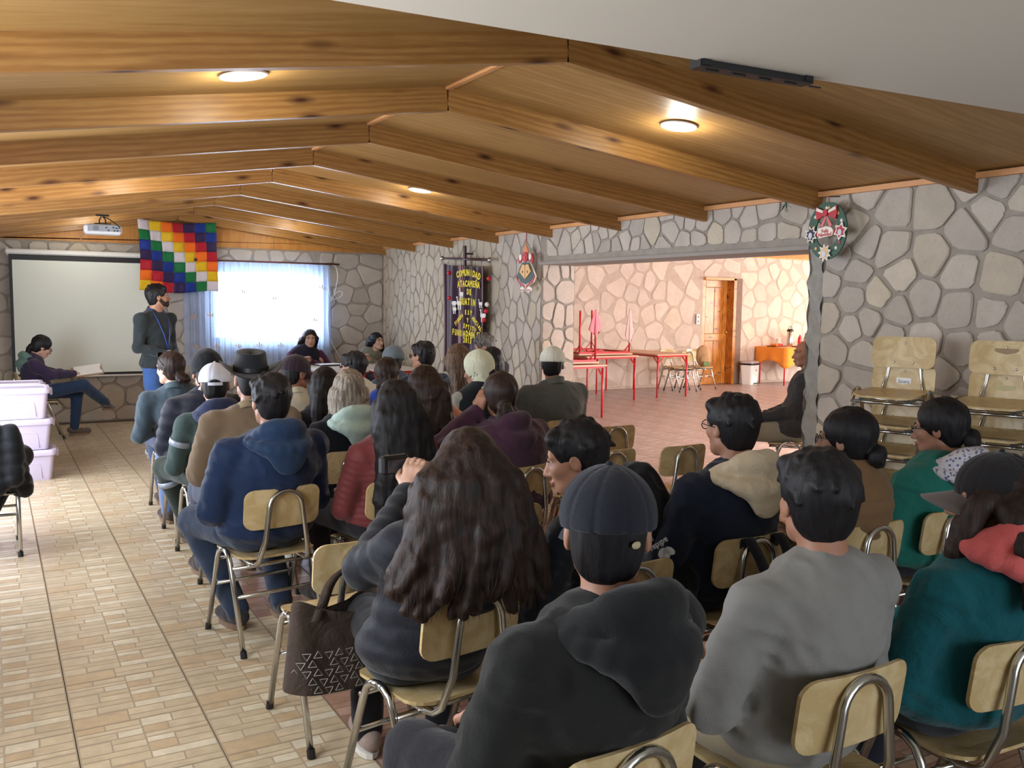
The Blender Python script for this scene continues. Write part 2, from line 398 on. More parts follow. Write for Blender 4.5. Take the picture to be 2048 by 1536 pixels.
for gx in (-.2, 1.02, 2.24, 3.46, 4.68):
    MB().box((gx, YB-.016, 2.3+(ceil_z(gx)-2.3)/2), (.012, .01, max(.02, ceil_z(gx)-2.3))).build('gable_batten', M['beam'], wall_back)
# left wall with window openings (outside the frame)
lw = MB(); openings = ((1.7, 3.5, .95, 2.05), (5.2, 9.2, .45, 2.1)); ys = [YF, 1.7, 3.5, 5.2, 9.2, YB]
for a, b in ((YF, 1.7), (3.5, 5.2), (9.2, YB)): lw.box((XL-.15, (a+b)/2, 1.3), (.3, b-a, 2.6))
for (a, b, z0, z1) in openings: lw.box((XL-.15, (a+b)/2, z0/2), (.3, b-a, z0)); lw.box((XL-.15, (a+b)/2, (z1+2.6)/2), (.3, b-a, 2.6-z1))
setp(lw.build('wall_left', M['mortar']), 'left wall with window openings', kind='structure')
rw = MB(); rw.box((-.1, YF-.1, 1.3), (1.3, .2, 2.6)); rw.box((4.4, YF-.1, 1.3), (2.4, .2, 2.6)); rw.box((1.9, YF-.1, 2.4), (3.2, .2, .5))
setp(rw.build('wall_rear', M['plaster']), 'plain wall behind the audience', kind='structure')
# ---------- ceiling: ribbed boards between sloping beams
ceiling = empty('ceiling', (0, 0, 0), 0, 'pitched ceiling of varnished pine boards on sloping beams', kind='structure')
BY = [3.33+1.168*k for k in range(9)]
BY[-1] = YB-.10
edges_ = [YF-.1, -.2, 1.0, 2.16]+BY
slope = math.atan2(RZ-EZ, XR-RXX); LEN = math.hypot(XR-RXX, RZ-EZ)+.02
for k in range(len(edges_)):
    y0 = edges_[k]; y1 = edges_[k+1] if k+1 < len(edges_) else YB+.1
    for sgn in (1, -1):
        mb = MB(); mb.box((LEN/2*1.0, 0, .012), (LEN+.3, y1-y0-.004, .022))
        o = mb.build('panel', M['plyline'] if sgn > 0 else M['ply'], ceiling)
        o.location = (RXX, (y0+y1)/2, RZ+BD); o.rotation_euler = (0, slope, 0) if sgn > 0 else (0, math.atan(LSL), PI)
for y in BY:
    for sgn in (1, -1):
        mb = MB(); L = LEN+(.02 if sgn > 0 else .3)
        mb.box((L/2, 0, 0), (L-.003, .046, BD))
        o = mb.build('beam', M['beam'], ceiling)
        o.location = (RXX+sgn*.002, y, RZ+BD/2); o.rotation_euler = (0, slope, 0) if sgn > 0 else (0, math.atan(LSL), PI)
yy = [2.0]+BY
for a, b in zip(yy[:-1], yy[1:]):
    MB().box((XR-.03, (a+b)/2, ceil_z(XR)-.022), (.045, b-a-.05, .035)).build('trim', M['trimw'], ceiling)
    MB().box((RXX, (a+b)/2, RZ+BD-.008), (.03, b-a-.05, .016)).build('trim', M['trimw'], ceiling)
# unseen slab added above so that daylight only comes through the windows
MB().box((2.3, 5, 3.05), (7.2, 17.5, .06)).build('daylight_block', M['beam'], ceiling)
# plaster soffit over the near part of the room
s = MB(); zs = 2.30
s.prism([(-1.0, -3.2), (6.2, -3.2), (6.2, 1.80), (3.22, 1.955), (.69, 2.105), (-1.0, 2.22)], zs, zs+.75, fn=lambda a, b, d: (a, b, d))
setp(s.build('ceiling_soffit', M['plaster']), 'lowered white plaster ceiling over the back of the hall', kind='structure')
p0 = atZ(1381, 127, 2.295); p1 = atZ(1605, 163, 2.295); dv = (p1-p0)
rail = MB(); rail.box((0, 0, 0), (dv.length, .05, .02)); rail.box((-dv.length/2+.02, 0, .01), (.03, .06, .03)); rail.box((dv.length/2-.02, 0, .01), (.03, .06, .03))
for k in range(5): rail.box((-dv.length/2+.06+k*.1, 0, -.011), (.05, .006, .004))
ro = rail.build('curtain_rail', M['black']); ro.location = (p0+p1)/2+Vector((0, -.02, -.006)); ro.rotation_euler = (0, 0, math.atan2(dv.y, dv.x)); setp(ro, 'short black metal rail fixed under the edge of the white soffit', 'rail')
# ---------- floor tiles
BLK = [(0, 0, .43, .22, 3), (.43, 0, .57, .10, 0), (.43, .10, .30, .14, 1), (.73, .10, .27, .14, 4), (0, .22, .20, .16, 1), (.20, .24, .30, .14, 0), (.5, .24, .5, .12, 2),
       (0, .38, .5, .10, 4), (.5, .36, .22, .16, 3), (.72, .36, .28, .12, 1), (0, .48, .24, .20, 0), (.24, .48, .26, .12, 1), (.72, .48, .28, .12, 0), (.5, .52, .22, .10, 2), (.24, .60, .26, .10, 4),
       (.5, .62, .5, .08, 1), (0, .70, .30, .12, 0), (.30, .70, .20, .12, 2), (.5, .70, .20, .14, 3), (.70, .70, .30, .14, 0), (0, .82, .5, .07, 1), (.5, .84, .25, .16, 2), (.75, .84, .25, .16, 1), (0, .89, .22, .11, 3), (.22, .89, .28, .11, 0)]
def tile_mats(pfx, cols, grout):
    out = []
    for k, c in enumerate(cols):
        q = NT('%s_%d' % (pfx, k), .32, 0, .5); v = q.coord(rand=9.0); cc = lin(c); n = q.noise(v, 14, 5, .65); n3 = q.noise(q.coord((1, 3.5, 1), rand=5.0), 9, 3)
        a = q.mix(q.ramp(n, [(.35, 0.), (.7, 1.)]), tuple(x*.86 for x in cc), tuple(min(1, x*1.12) for x in cc))
        a = q.mix(q.ramp(n3, [(.55, 0.), (.75, .35)]), a, tuple(x*.62 for x in cc)); q.col(a); q.bump(n, .12, .003); out.append(q.m)
    out.append(plain(pfx+'_joint', grout, .6)); return out
TB = tile_mats('beige_tile', [(190, 172, 142), (196, 178, 148), (206, 194, 168), (184, 160, 126), (186, 168, 136)], (164, 146, 120))
TR = tile_mats('reddish_tile', [(160, 124, 104), (170, 138, 118), (186, 160, 138), (150, 112, 94), (158, 122, 102)], (138, 110, 94))
TP = tile_mats('pink_tile', [(176, 160, 160), (184, 168, 168), (196, 180, 180), (168, 150, 150), (174, 156, 156)], (166, 150, 150))
def tile_mesh(name, mats, s=.45):
    mb = MB(); mb.box((0, 0, -.004), (s-.004, s-.004, .008), mi=5)
    for (x, y, w_, h, c) in BLK:
        x0, y0 = (x-.5)*s*.985+.003, (y-.5)*s*.985+.003; x1, y1 = x0+w_*s*.985-.005, y0+h*s*.985-.005; j = .0015
        mb.add([(x0, y0+j, .0006), (x1-j, y0, .0006), (x1, y1-j, .0006), (x0+j, y1, .0006)], [(0, 1, 2, 3)], c)
    return mb.mesh(name, mats)
tb, tr_, tp = tile_mesh('tile', TB), tile_mesh('tile', TR), tile_mesh('tile', TP)
fm = plain('tile_grout', (120, 108, 92), .8)
fl = MB(); fl.box((2.3, 5, -.058), (6.6, 16.2, .1))
floor = setp(fl.build('floor', fm), 'floor of printed beige stone pattern ceramic tiles', kind='structure')
redset = {(3, -1), (3, 1), (2, -1), (2, 0), (2, 4), (3, 3), (2, 3), (3, 5), (2, 6), (3, 8)}
cells = []
for i in range(-3, 12):
    for j in range(-8, 22):
        x, y = .213+.45*(i+.5), 3.565+.4475*(j-1+.5)
        if x > XR+.1 or y < 1.0 or y > YB: continue
        px = RX.T @ np.array([x, y, -CAM_H]); u = 1024+F_PX*px[0]/-px[2]; v_ = 768-F_PX*px[1]/-px[2]
        if -px[2] < .2: continue
        vis = -150 < u < 2200 and v_ < 1700
        cells.append((0 if vis and x < 2.4 else 1, y, x, i, j))
cells.sort(key=lambda c: (c[0], c[1]))
rt = random.Random(9); rest = MB()
for k, (a, y, x, i, j) in enumerate(cells):
    red = ((i, j) in redset) or (i >= 3 and rt.random() < .75)
    if k < 300:
        o = bpy.data.objects.new('tile', tr_ if red else tb); COL.objects.link(o); o.parent = floor; o.location = (x, y, rt.uniform(-.0005, .0005)); o.rotation_euler = (0, 0, PI if False else 0)
    else:
        me = tr_ if red else tb
        off = 0 if red else 6
        rest.add([v.co+Vector((x, y, 0)) for v in me.vertices], [tuple(p.vertices) for p in me.polygons])
        for q_, p in enumerate(me.polygons): rest.m[-len(me.polygons)+q_] = p.material_index+off
if rest.v:
    o = rest.build('tile_field', TR+TB, floor, fix=False); o['kind'] = 'stuff'
# ---------- dining room beyond the opening
DY = 13.70
dw = MB(); DX0, DX1 = 12.30, 13.12
dw.box(((XR+DX0)/2, DY+.15, 1.5), (DX0-XR, .3, 3.4)); dw.box(((DX1+20)/2, DY+.15, 1.5), (20-DX1, .3, 3.4)); dw.box(((DX0+DX1)/2, DY+.15, 2.65), (DX1-DX0, .3, 1.1))
wd = setp(dw.build('wall_dining', M['mortar_pink']), 'far wall of the dining room in pinkish cut stone', kind='structure')
fd = lambda u, v, d: (u, DY-d, v)
lay_stones(wd, stones((7.6, 18.2, 0.02, 2.75), .40, ((DX0-.05, DX1+.16, -.1, 2.14),), 44, .95, .04), fd, M['stone_pink'], 13, .005)
dwl = MB(); dwl.box((18.6, 9, 1.5), (.2, 9.4, 3.4)); setp(dwl.build('wall_dining_right', M['mortar_pink']), 'right wall of the dining room', kind='structure').hide_render = False
dn = MB()
for a, b in ((5.5, 7.4), (13.8, 18.6)): dn.box(((a+b)/2, 4.42, 1.5), (b-a, .2, 3.4))
dn.box((10.6, 4.42, .4), (6.4, .2, .8)); dn.box((10.6, 4.42, 2.95), (6.4, .2, .7)); setp(dn.build('wall_dining_near', M['mortar_pink']), 'near wall of the dining room with windows', kind='structure')
dc = MB(); dc.prism([(5.3, 3.0), (18.8, 3.0), (18.8, 2.62), (14, 2.60), (5.3, 2.60)], 4.2, 14, fn=lambda a, b, d: (a, d, b))
dcm = wood('dining_ribbed_boards', (222, 170, 92), (206, 148, 72), (170, 112, 48), 1.2, (3, 3, .5), .5, False, lines=3.0)
dceil = setp(dc.build('ceiling_dining', dcm), 'ribbed pine ceiling of the dining room', kind='structure')
# ribbed fascia above the far wall
k = 0
for i in range(75):
    x = 12.7+i*.065
    MB().box((x, DY-.05, 2.66-.02*0), (.055, .03, .16)).build('board', dcm, dceil)
df = MB(); df.box((12.1, 9.1, -.058), (13.4, 9.8, .1)); dfl = setp(df.build('floor_dining', plain('pink_grout', (150, 116, 104), .7)), 'pinkish tiled floor of the dining room', kind='structure')
cells = []
for i in range(0, 34):
    for j in range(0, 21):
        x, y = XR+.42+.45*(i+.5), 4.6+.4475*(j+.5)
        if y > DY: continue
        p = RX.T @ np.array([x, y, -CAM_H]); u = 1024+F_PX*p[0]/-p[2]
        if x/y > 5.1/4.5 + .25 or x/y < .58: continue
        cells.append((y, x))
cells.sort(); rest = MB()
cells2 = [(XR+.225, 4.6+.4475*(j+.5)) for j in range(8)]
for (x, y) in cells2: cells.insert(0, (y, x))
for k, (y, x) in enumerate(cells):
    if k < 290:
        o = bpy.data.objects.new('tile', tp); COL.objects.link(o); o.parent = dfl; o.location = (x, y, 0)
    else:
        rest.add([v.co+Vector((x, y, 0)) for v in tp.vertices], [tuple(p.vertices) for p in tp.polygons])
        for q_, p in enumerate(tp.polygons): rest.m[-len(tp.polygons)+q_] = p.material_index
if rest.v:
    o = rest.build('tile_field', TP, dfl, fix=False); o['kind'] = 'stuff'
# pine door, frame, dark end post
dr = empty('door_1', (DX0+.02, DY+.06, 0), math.radians(6), 'knotty varnished pine panel door ajar in the dining room wall', kind='structure')
def dbx(name, c, d, mat=M['door']): return MB().rbox(c, d, .006).build(name, mat, dr)
W_, Hd = .74, 2.10
for (x, wd_) in ((.05, .10), (W_-.05, .10)): dbx('stile', (x, 0, Hd/2), (wd_, .04, Hd))
for (z, h) in ((.10, .2), (.95, .14), (Hd-.07, .14)): dbx('rail', (W_/2, 0, z), (W_-.2, .038, h))
for (z0, z1) in ((.2, .88), (1.02, Hd-.14)):
    for x in (.10+.09*0+(W_-.2)/4, .10+3*(W_-.2)/4): dbx('panel', (x, 0, (z0+z1)/2), ((W_-.2)/2-.012, .022, z1-z0-.01))
for z in (.3, 1.78): MB().box((W_+.005, -.03, z), (.03, .02, .10)).build('hinge', M['black'], dr)
MB().ball((W_-.03, -.05, 1.05), .03).build('door_knob', plain('brass', (206, 170, 84), .3, .8), dr, True)
fr_ = empty('door_frame', (0, 0, 0), 0, 'pine door frame beside the open pine door', kind='structure')
MB().box((DX1-.03, DY+.02, 1.07), (.07, .2, 2.14)).build('jamb', M['door'], fr_); MB().box(((DX0+DX1)/2, DY+.0, 2.125), (DX1-DX0, .16, .045)).build('head', M['trimw'], fr_)
MB().box((DX1+.09, DY-.02, 1.07), (.16, .10, 2.14)).build('post', plain('grey_brown_post', (120, 98, 84), .8, 0, .3, 20), fr_)
MB().box(((DX0+DX1)/2, DY+.9, 1.2), (2.2, .05, 2.6)).build('passage_wall', M['mortar_pink'], fr_)
ot = empty('power_outlet', (12.16, DY-.03, 1.32), 0, 'white double power outlet on the stone wall left of the pine door', 'outlet')
MB().rbox((0, 0, 0), (.085, .018, .2), .006).build('plate', M['white'], ot); 
for z in (-.045, .045): MB().box((0, -.011, z), (.03, .004, .045)).build('socket', plain('grey_socket', (120, 112, 106), .5), ot)
# ---------- back window with sheer curtain
win = empty('window_1', (0, YB+.12, 0), 0, 'wide bright window in the back stone wall behind sheer curtains', kind='structure')
wf = plain('blue_grey_frame', (128, 150, 190), .5)
for x in (WX0+.03, (WX0+WX1)/2, WX1-.03): MB().box((x, 0, (WZ0+WZ1)/2), (.05, .05, WZ1-WZ0)).build('mullion', wf, win)
for z in (WZ0+.025, WZ1-.025): MB().box(((WX0+WX1)/2, 0, z), (WX1-WX0, .05, .05)).build('rail', wf, win)
q = NT('window_glass', .02); q.b.inputs['Transmission Weight'].default_value = 1.0; q.b.inputs['IOR'].default_value = 1.02; q.col((.95, .98, 1)); GL = q.m
for a in (0, 1): MB().box((WX0+.05+(WX1-WX0)/4*(1+2*a)-.04, .0, (WZ0+WZ1)/2), ((WX1-WX0)/2-.08, .004, WZ1-WZ0-.1)).build('pane', GL, win)
q = NT('sheer_curtain', .9); tr = q.n('ShaderNodeBsdfTransparent'); tl = q.n('ShaderNodeBsdfTranslucent'); df_ = q.n('ShaderNodeBsdfDiffuse')
tl.inputs[0].default_value = (.62, .76, 1.0, 1); df_.inputs[0].default_value = (.50, .64, .92, 1); tr.inputs[0].default_value = (1, 1, 1, 1)  # blue window glow tinted into the colours of the white cloth
m1 = q.n('ShaderNodeMixShader', i_0=.45); q.l(tl.outputs[0], m1.inputs[1]); q.l(df_.outputs[0], m1.inputs[2])
m2 = q.n('ShaderNodeMixShader', i_0=.42); q.l(m1.outputs[0], m2.inputs[1]); q.l(tr.outputs[0], m2.inputs[2])
q.l(m2.outputs[0], q.t.nodes['Material Output'].inputs[0]); SH = q.m
CX0, CX1, CZ0, CZ1 = 2.22, 4.24, .70, 2.10
cur = empty('curtain', (0, YB-.13, 0), 0, 'sheer white curtain drawn across the bright back window', 'curtain')
def cf(x0, x1, nn, ph):
    def f(u, v):
        a = .022*math.sin(u*nn*2*PI+ph+.8*math.sin(v*3))*(.5+.5*v)+.008*math.sin(u*nn*4.7*PI)
        return (x0+(x1-x0)*u+.012*math.sin(v*5+u*9), a, CZ1-.01+(CZ0-CZ1)*(1-v)) if False else (x0+(x1-x0)*u, a, CZ0+(CZ1-CZ0)*v)
    return f
for nm, (a, b, ph) in (('panel', (CX0, 3.02, 0)), ('panel', (2.98, CX1, 2))):
    o = MB().grid(cf(a, b, 9 if a < 2.9 else 14, ph), 120, 12).build('panel', SH, cur, True, False); 
# embroidered flowers along the hem and down the edges
fc = plain('embroidery_brown', (196, 160, 136), .8)
rf = random.Random(5); spots = [(x, .92+rf.uniform(-.02, .02)) for x in (2.36, 2.62, 2.92, 3.2, 3.5)]+[(2.32, 1.32), (4.10, 1.74), (3.98, 1.28), (2.98, 1.66), (2.55, 1.35), (3.4, 1.58)]
for (x, z) in spots:
    mb = MB()
    for k in range(5):
        a = PI*.1+PI*.2*k; L = .05+.02*rf.random()
        mb.add([(x, -.05, z), (x+math.cos(a)*L-.008, -.051, z+math.sin(a)*L*.9), (x+math.cos(a)*L*1.15, -.051, z+math.sin(a)*L*1.25), (x+math.cos(a)*L+.01, -.051, z+math.sin(a)*L*.8)], [(0, 1, 2, 3)])
    mb.build('embroidery', fc, cur, fix=False, solid=.001)
rod = empty('curtain_rod', (0, YB-.13, 0), 0, 'thin dark wooden curtain rod above the back window', 'rod')
MB().tube([(2.30, 0, 2.115), (4.37, 0, 2.115)], .012, 8).build('pole', plain('dark_rod', (92, 52, 44), .5), rod, True); MB().rbox((4.22, .03, 2.115), (.04, .14, .035), .005).build('bracket', plain('dark_bracket', (70, 40, 36), .5), rod); MB().rbox((2.38, .03, 2.115), (.04, .14, .035), .005).build('bracket', plain('dark_bracket2', (70, 40, 36), .5), rod)
def wpx(pts, Y): return [atY(x, y, Y) for x, y in pts]
cp = wpx([(655, 534), (662, 530), (671, 533), (675, 548), (674, 565), (668, 590), (664, 597), (670, 598), (681, 594), (685, 588), (682, 583), (673, 585), (664, 598), (657, 612), (655, 635), (656, 660), (664, 685), (676, 708), (690, 726)], YB-.10)
sm = []
for i in range(len(cp)-1):
    p0, p1, p2, p3 = cp[max(i-1, 0)], cp[i], cp[i+1], cp[min(i+2, len(cp)-1)]
    for k in range(4):
        t = k/4; sm.append(.5*((2*p1)+(p2-p0)*t+(2*p0-5*p1+4*p2-p3)*t*t+(3*p1-p0-3*p2+p3)*t**3))
setp(MB().tube(sm, .006, 6).build('cable', M['white'], None, True), 'white cable looping down the stone wall right of the curtain', 'cable')
cp = wpx([(655, 536), (657, 570), (659, 590), (664, 598)], YB-.115)
setp(MB().tube(cp, .005, 6).build('cord', M['white'], None, True), 'thin white cord hanging beside the curtain edge', 'cord')
# ================================================================ signed distance figures (one continuous skin per layer)
RNG = np.random.RandomState(7); LAT = RNG.rand(24, 24, 24).astype(np.float32)
def vnoise(X, Y, Z, s):
    x, y, z = X*s+100, Y*s+100, Z*s+100; xi, yi, zi = np.floor(x).astype(int), np.floor(y).astype(int), np.floor(z).astype(int)
    fx, fy, fz = x-xi, y-yi, z-zi; fx = fx*fx*(3-2*fx); fy = fy*fy*(3-2*fy); fz = fz*fz*(3-2*fz); r = 0
    for dx in (0, 1):
        for dy in (0, 1):
            for dz in (0, 1):
                r = r+LAT[(xi+dx) % 24, (yi+dy) % 24, (zi+dz) % 24]*(fx if dx else 1-fx)*(fy if dy else 1-fy)*(fz if dz else 1-fz)
    return r-.5
class Sdf:
    def __init__(s, k=.03): s.p = []; s.k = k
    def cap(s, a, b, ra, rb=None, k=None, q=None, flat=None, op='u'):
        s.p.append(('c', np.array(a, float), np.array(b, float), ra, ra if rb is None else rb, s.k if k is None else k, q, flat, op)); return s
    def chain(s, pts, rs, k=None, q=None):
        for i in range(len(pts)-1): s.cap(pts[i], pts[i+1], rs[i], rs[i+1], k, q)
        return s
    def ell(s, c, r, k=None, rot=None, q=None, op='u'):
        R = np.array(Euler(rot).to_matrix()) if rot is not None else None
        s.p.append(('e', np.array(c, float), np.array(r, float), R, None, s.k if k is None else k, q, None, op)); return s
    def plane(s, pt, n): s.p.append(('p', np.array(pt, float), np.array(n, float)/np.linalg.norm(n), None, None, 0, None, None, 'i')); return s
    def bounds(s):
        lo = np.full(3, 1e9); hi = -lo
        for t in s.p:
            if t[8] != 'u': continue
            if t[0] == 'c':
                r = max(t[3], t[4]); lo = np.minimum(lo, np.minimum(t[1], t[2])-r); hi = np.maximum(hi, np.maximum(t[1], t[2])+r)
            elif t[0] == 'e':
                r = t[2] if t[3] is None else np.full(3, t[2].max()); lo = np.minimum(lo, t[1]-r); hi = np.maximum(hi, t[1]+r)
        return lo-.03, hi+.03
    def mesh(s, name, h=.012, fold=0.0, fs=9.0, strand=0.0, fn=None):
        lo, hi = s.bounds(); n = np.ceil((hi-lo)/h).astype(int)+2
        ax = [lo[i]+h*np.arange(n[i]) for i in range(3)]
        f = np.full(n, .2, np.float32)
        for t in s.p:
            if t[0] == 'p':
                X, Y, Z = np.meshgrid(*ax, indexing='ij', sparse=True); d = (X-t[1][0])*t[2][0]+(Y-t[1][1])*t[2][1]+(Z-t[1][2])*t[2][2]
                f = np.maximum(f, d.astype(np.float32)); continue
            k = max(t[5], 1e-4); m = k+.03
            if t[0] == 'c': r = max(t[3], t[4]); a = np.minimum(t[1], t[2])-r-m; b = np.maximum(t[1], t[2])+r+m
            else:
                r = t[2] if t[3] is None else np.full(3, t[2].max()); a = t[1]-r-m; b = t[1]+r+m
            i0 = np.clip(np.floor((a-lo)/h).astype(int), 0, n); i1 = np.clip(np.ceil((b-lo)/h).astype(int)+1, 0, n)
            if (i1 <= i0).any(): continue
            sl = tuple(slice(i0[i], i1[i]) for i in range(3)); X, Y, Z = np.meshgrid(*[ax[i][sl[i]] for i in range(3)], indexing='ij', sparse=True)
            if t[0] == 'c':
                A, B = t[1], t[2]; D = B-A; L2 = max(float(D@D), 1e-9); u = np.clip(((X-A[0])*D[0]+(Y-A[1])*D[1]+(Z-A[2])*D[2])/L2, 0, 1)
                rr = t[3]+(t[4]-t[3])*u
                if t[6]: rr = rr+t[6][1]*(np.abs(np.sin(PI*u*math.sqrt(L2)/t[6][0]))-.6)
                d = np.sqrt((X-A[0]-u*D[0])**2+(Y-A[1]-u*D[1])**2+(Z-A[2]-u*D[2])**2)-rr
            else:
                x, y, z = X-t[1][0], Y-t[1][1], Z-t[1][2]
                if t[3] is not None:
                    R = t[3]; x, y, z = R[0, 0]*x+R[1, 0]*y+R[2, 0]*z, R[0, 1]*x+R[1, 1]*y+R[2, 1]*z, R[0, 2]*x+R[1, 2]*y+R[2, 2]*z
                e = t[2]; k0 = np.sqrt((x/e[0])**2+(y/e[1])**2+(z/e[2])**2); k1 = np.sqrt((x/e[0]**2)**2+(y/e[1]**2)**2+(z/e[2]**2)**2)+1e-9
                d = k0*(k0-1)/k1
                if t[6]: d = d-t[6][1]*(np.abs(np.sin(PI*(Z+.0*X)/t[6][0]))-.6)
            g = f[sl]
            if t[8] == 'u': hh = np.clip(.5+.5*(g-d)/k, 0, 1); f[sl] = g*(1-hh)+d*hh-k*hh*(1-hh)
            elif t[8] == 's': hh = np.clip(.5-.5*(g+d)/k, 0, 1); f[sl] = g*(1-hh)-d*hh+k*hh*(1-hh)
        if fold or strand or fn:
            idx = np.nonzero(np.abs(f) < .03+h); P = [ax[i][idx[i]] for i in range(3)]
            dd = 0
            if fold: dd = dd+fold*(vnoise(P[0], P[1], P[2]*.7, fs)+.6*np.abs(vnoise(P[0]+.3*P[2], P[1], P[2]*1.3+.4*P[0], fs*1.9))*2-.3)
            if strand: dd = dd+strand*vnoise(P[0]*4, P[1]*4, P[2]*.8, 14)
            if fn: dd = dd+fn(*P)
            f[idx] += dd.astype(np.float32)
        # surface nets
        S = f < 0; c = S[:-1, :-1, :-1].astype(np.int8)
        cnt = sum(S[i:S.shape[0]-1+i, j:S.shape[1]-1+j, k:S.shape[2]-1+k].astype(np.int8) for i in (0, 1) for j in (0, 1) for k in (0, 1))
        act = (cnt > 0) & (cnt < 8); ci = np.nonzero(act)
        if len(ci[0]) == 0: return bpy.data.meshes.new(name)
        vid = np.full(act.shape, -1, np.int64); vid[ci] = np.arange(len(ci[0]))
        pos = np.zeros((len(ci[0]), 3)); w_ = np.zeros(len(ci[0])); I, J, K = ci
        for ax_ in range(3):
            for a in (0, 1):
                for b in (0, 1):
                    o = [0, 0, 0]; oth = [q for q in range(3) if q != ax_]; o[oth[0]] = a; o[oth[1]] = b; p = [I+o[0], J+o[1], K+o[2]]; q_ = [v for v in p]; q_[ax_] = q_[ax_]+1
                    fa = f[p[0], p[1], p[2]]; fb_ = f[q_[0], q_[1], q_[2]]; mk = (fa < 0) != (fb_ < 0); t_ = np.where(mk, fa/np.where(mk, fa-fb_, 1), 0)
                    e = np.zeros((len(I), 3)); e[:, oth[0]] = a; e[:, oth[1]] = b; e[:, ax_] = t_; pos += e*mk[:, None]; w_ += mk
        pos /= np.maximum(w_, 1)[:, None]; V = lo+(np.stack(ci, 1)+pos)*h
        quads = []
        for ax_ in range(3):
            o1, o2 = [q for q in range(3) if q != ax_]
            sa = [slice(None)]*3; sb = [slice(None)]*3; sa[ax_] = slice(0, -1); sb[ax_] = slice(1, None)
            A = S[tuple(sa)]; B = S[tuple(sb)]; e = np.nonzero(A != B); e = np.stack(e, 1)
            ok = (e[:, o1] > 0) & (e[:, o2] > 0) & (e[:, o1] < act.shape[o1]) & (e[:, o2] < act.shape[o2]); e = e[ok]; sgn = A[e[:, 0], e[:, 1], e[:, 2]]
            def g(a, b):
                q_ = e.copy(); q_[:, o1] -= a; q_[:, o2] -= b; return vid[q_[:, 0], q_[:, 1], q_[:, 2]]
            Q = np.stack([g(1, 1), g(0, 1), g(0, 0), g(1, 0)], 1)
            flip = sgn if ax_ != 1 else ~sgn
            Q[~flip] = Q[~flip][:, ::-1]; quads.append(Q)
        Q = np.concatenate(quads); Q = Q[(Q >= 0).all(1)]
        me = bpy.data.meshes.new(name); me.vertices.add(len(V)); me.vertices.foreach_set('co', V.astype(np.float32).ravel())
        me.loops.add(Q.size); me.loops.foreach_set('vertex_index', Q.astype(np.int32).ravel()); me.polygons.add(len(Q))
        me.polygons.foreach_set('loop_start', np.arange(0, Q.size, 4, dtype=np.int32)); me.polygons.foreach_set('loop_total', np.full(len(Q), 4, np.int32))
        me.update(calc_edges=True); me.polygons.foreach_set('use_smooth', [True]*len(Q)); return me
def join_meshes(name, mes):
    vs = []; fs = []; n = 0
    for me in mes:
        if not len(me.vertices): continue
        a = np.empty(len(me.vertices)*3, np.float32); me.vertices.foreach_get('co', a); l = np.empty(len(me.loops), np.int32); me.loops.foreach_get('vertex_index', l)
        vs.append(a.reshape(-1, 3)); fs.append(l.reshape(-1, 4)+n); n += len(me.vertices)
        bpy.data.meshes.remove(me)
    V = np.concatenate(vs); Q = np.concatenate(fs); me = bpy.data.meshes.new(name); me.vertices.add(len(V)); me.vertices.foreach_set('co', V.ravel())
    me.loops.add(Q.size); me.loops.foreach_set('vertex_index', Q.astype(np.int32).ravel()); me.polygons.add(len(Q))
    me.polygons.foreach_set('loop_start', np.arange(0, Q.size, 4, dtype=np.int32)); me.polygons.foreach_set('loop_total', np.full(len(Q), 4, np.int32))
    me.update(calc_edges=True); me.polygons.foreach_set('use_smooth', [True]*len(Q)); return me
# ================================================================ PEOPLE
def skin_mat(name, rgb): 
    q = NT(name, .5, 0, .4); c = lin(rgb); n = q.noise(q.coord(), 12, 4); q.col(q.mix(n, tuple(x*.85 for x in c), tuple(x*1.1 for x in c))); q.b.inputs['Subsurface Weight'].default_value = .08; q.b.inputs['Subsurface Radius'].default_value = (.01, .004, .002); return q.m
SK = {'mid': skin_mat('tan_skin', (164, 118, 94)), 'dark': skin_mat('brown_skin', (140, 92, 68)), 'light': skin_mat('fair_skin', (190, 150, 128))}
def hair_mat(name, rgb, rgb2=None, rough=.55):
    q = NT(name, rough, 0, .28); c = lin(rgb); c2 = lin(rgb2) if rgb2 else tuple(x*1.8 for x in c)
    n = q.noise(q.coord((95, 95, 5)), 1.0, 4, .6, .4); q.col(q.mix(q.ramp(n, [(.4, 0.), (.68, 1.)]), c, c2)); q.bump(n, .55, .006); q.b.inputs['Anisotropic'].default_value = .4; return q.m
HM = {'black': hair_mat('black_hair', (20, 18, 20)), 'brown': hair_mat('dark_brown_hair', (32, 23, 20), (58, 40, 32)), 'ash': hair_mat('ash_blonde_hair', (98, 88, 78), (176, 164, 148)), 'lightbrown': hair_mat('light_brown_hair', (66, 50, 38), (122, 98, 76)), 'grey': hair_mat('greying_hair', (52, 48, 46), (130, 124, 118))}
EYEW = plain('eye_white', (176, 164, 158), .3); EYEB = plain('dark_iris', (30, 20, 16), .2); LIP = plain('lips', (150, 84, 76), .5); GLASSF = plain('glasses_frame', (30, 24, 26), .3)
q = NT('lens', .05); q.b.inputs['Transmission Weight'].default_value = 1.0; q.b.inputs['IOR'].default_value = 1.05; LENS = q.m
FAB = {}
def fab(rgb, **kw):
    key = (rgb, tuple(sorted(kw.items())))
    if key not in FAB: FAB[key] = fabric('cloth_%d_%d_%d' % rgb, rgb, **kw)
    return FAB[key]
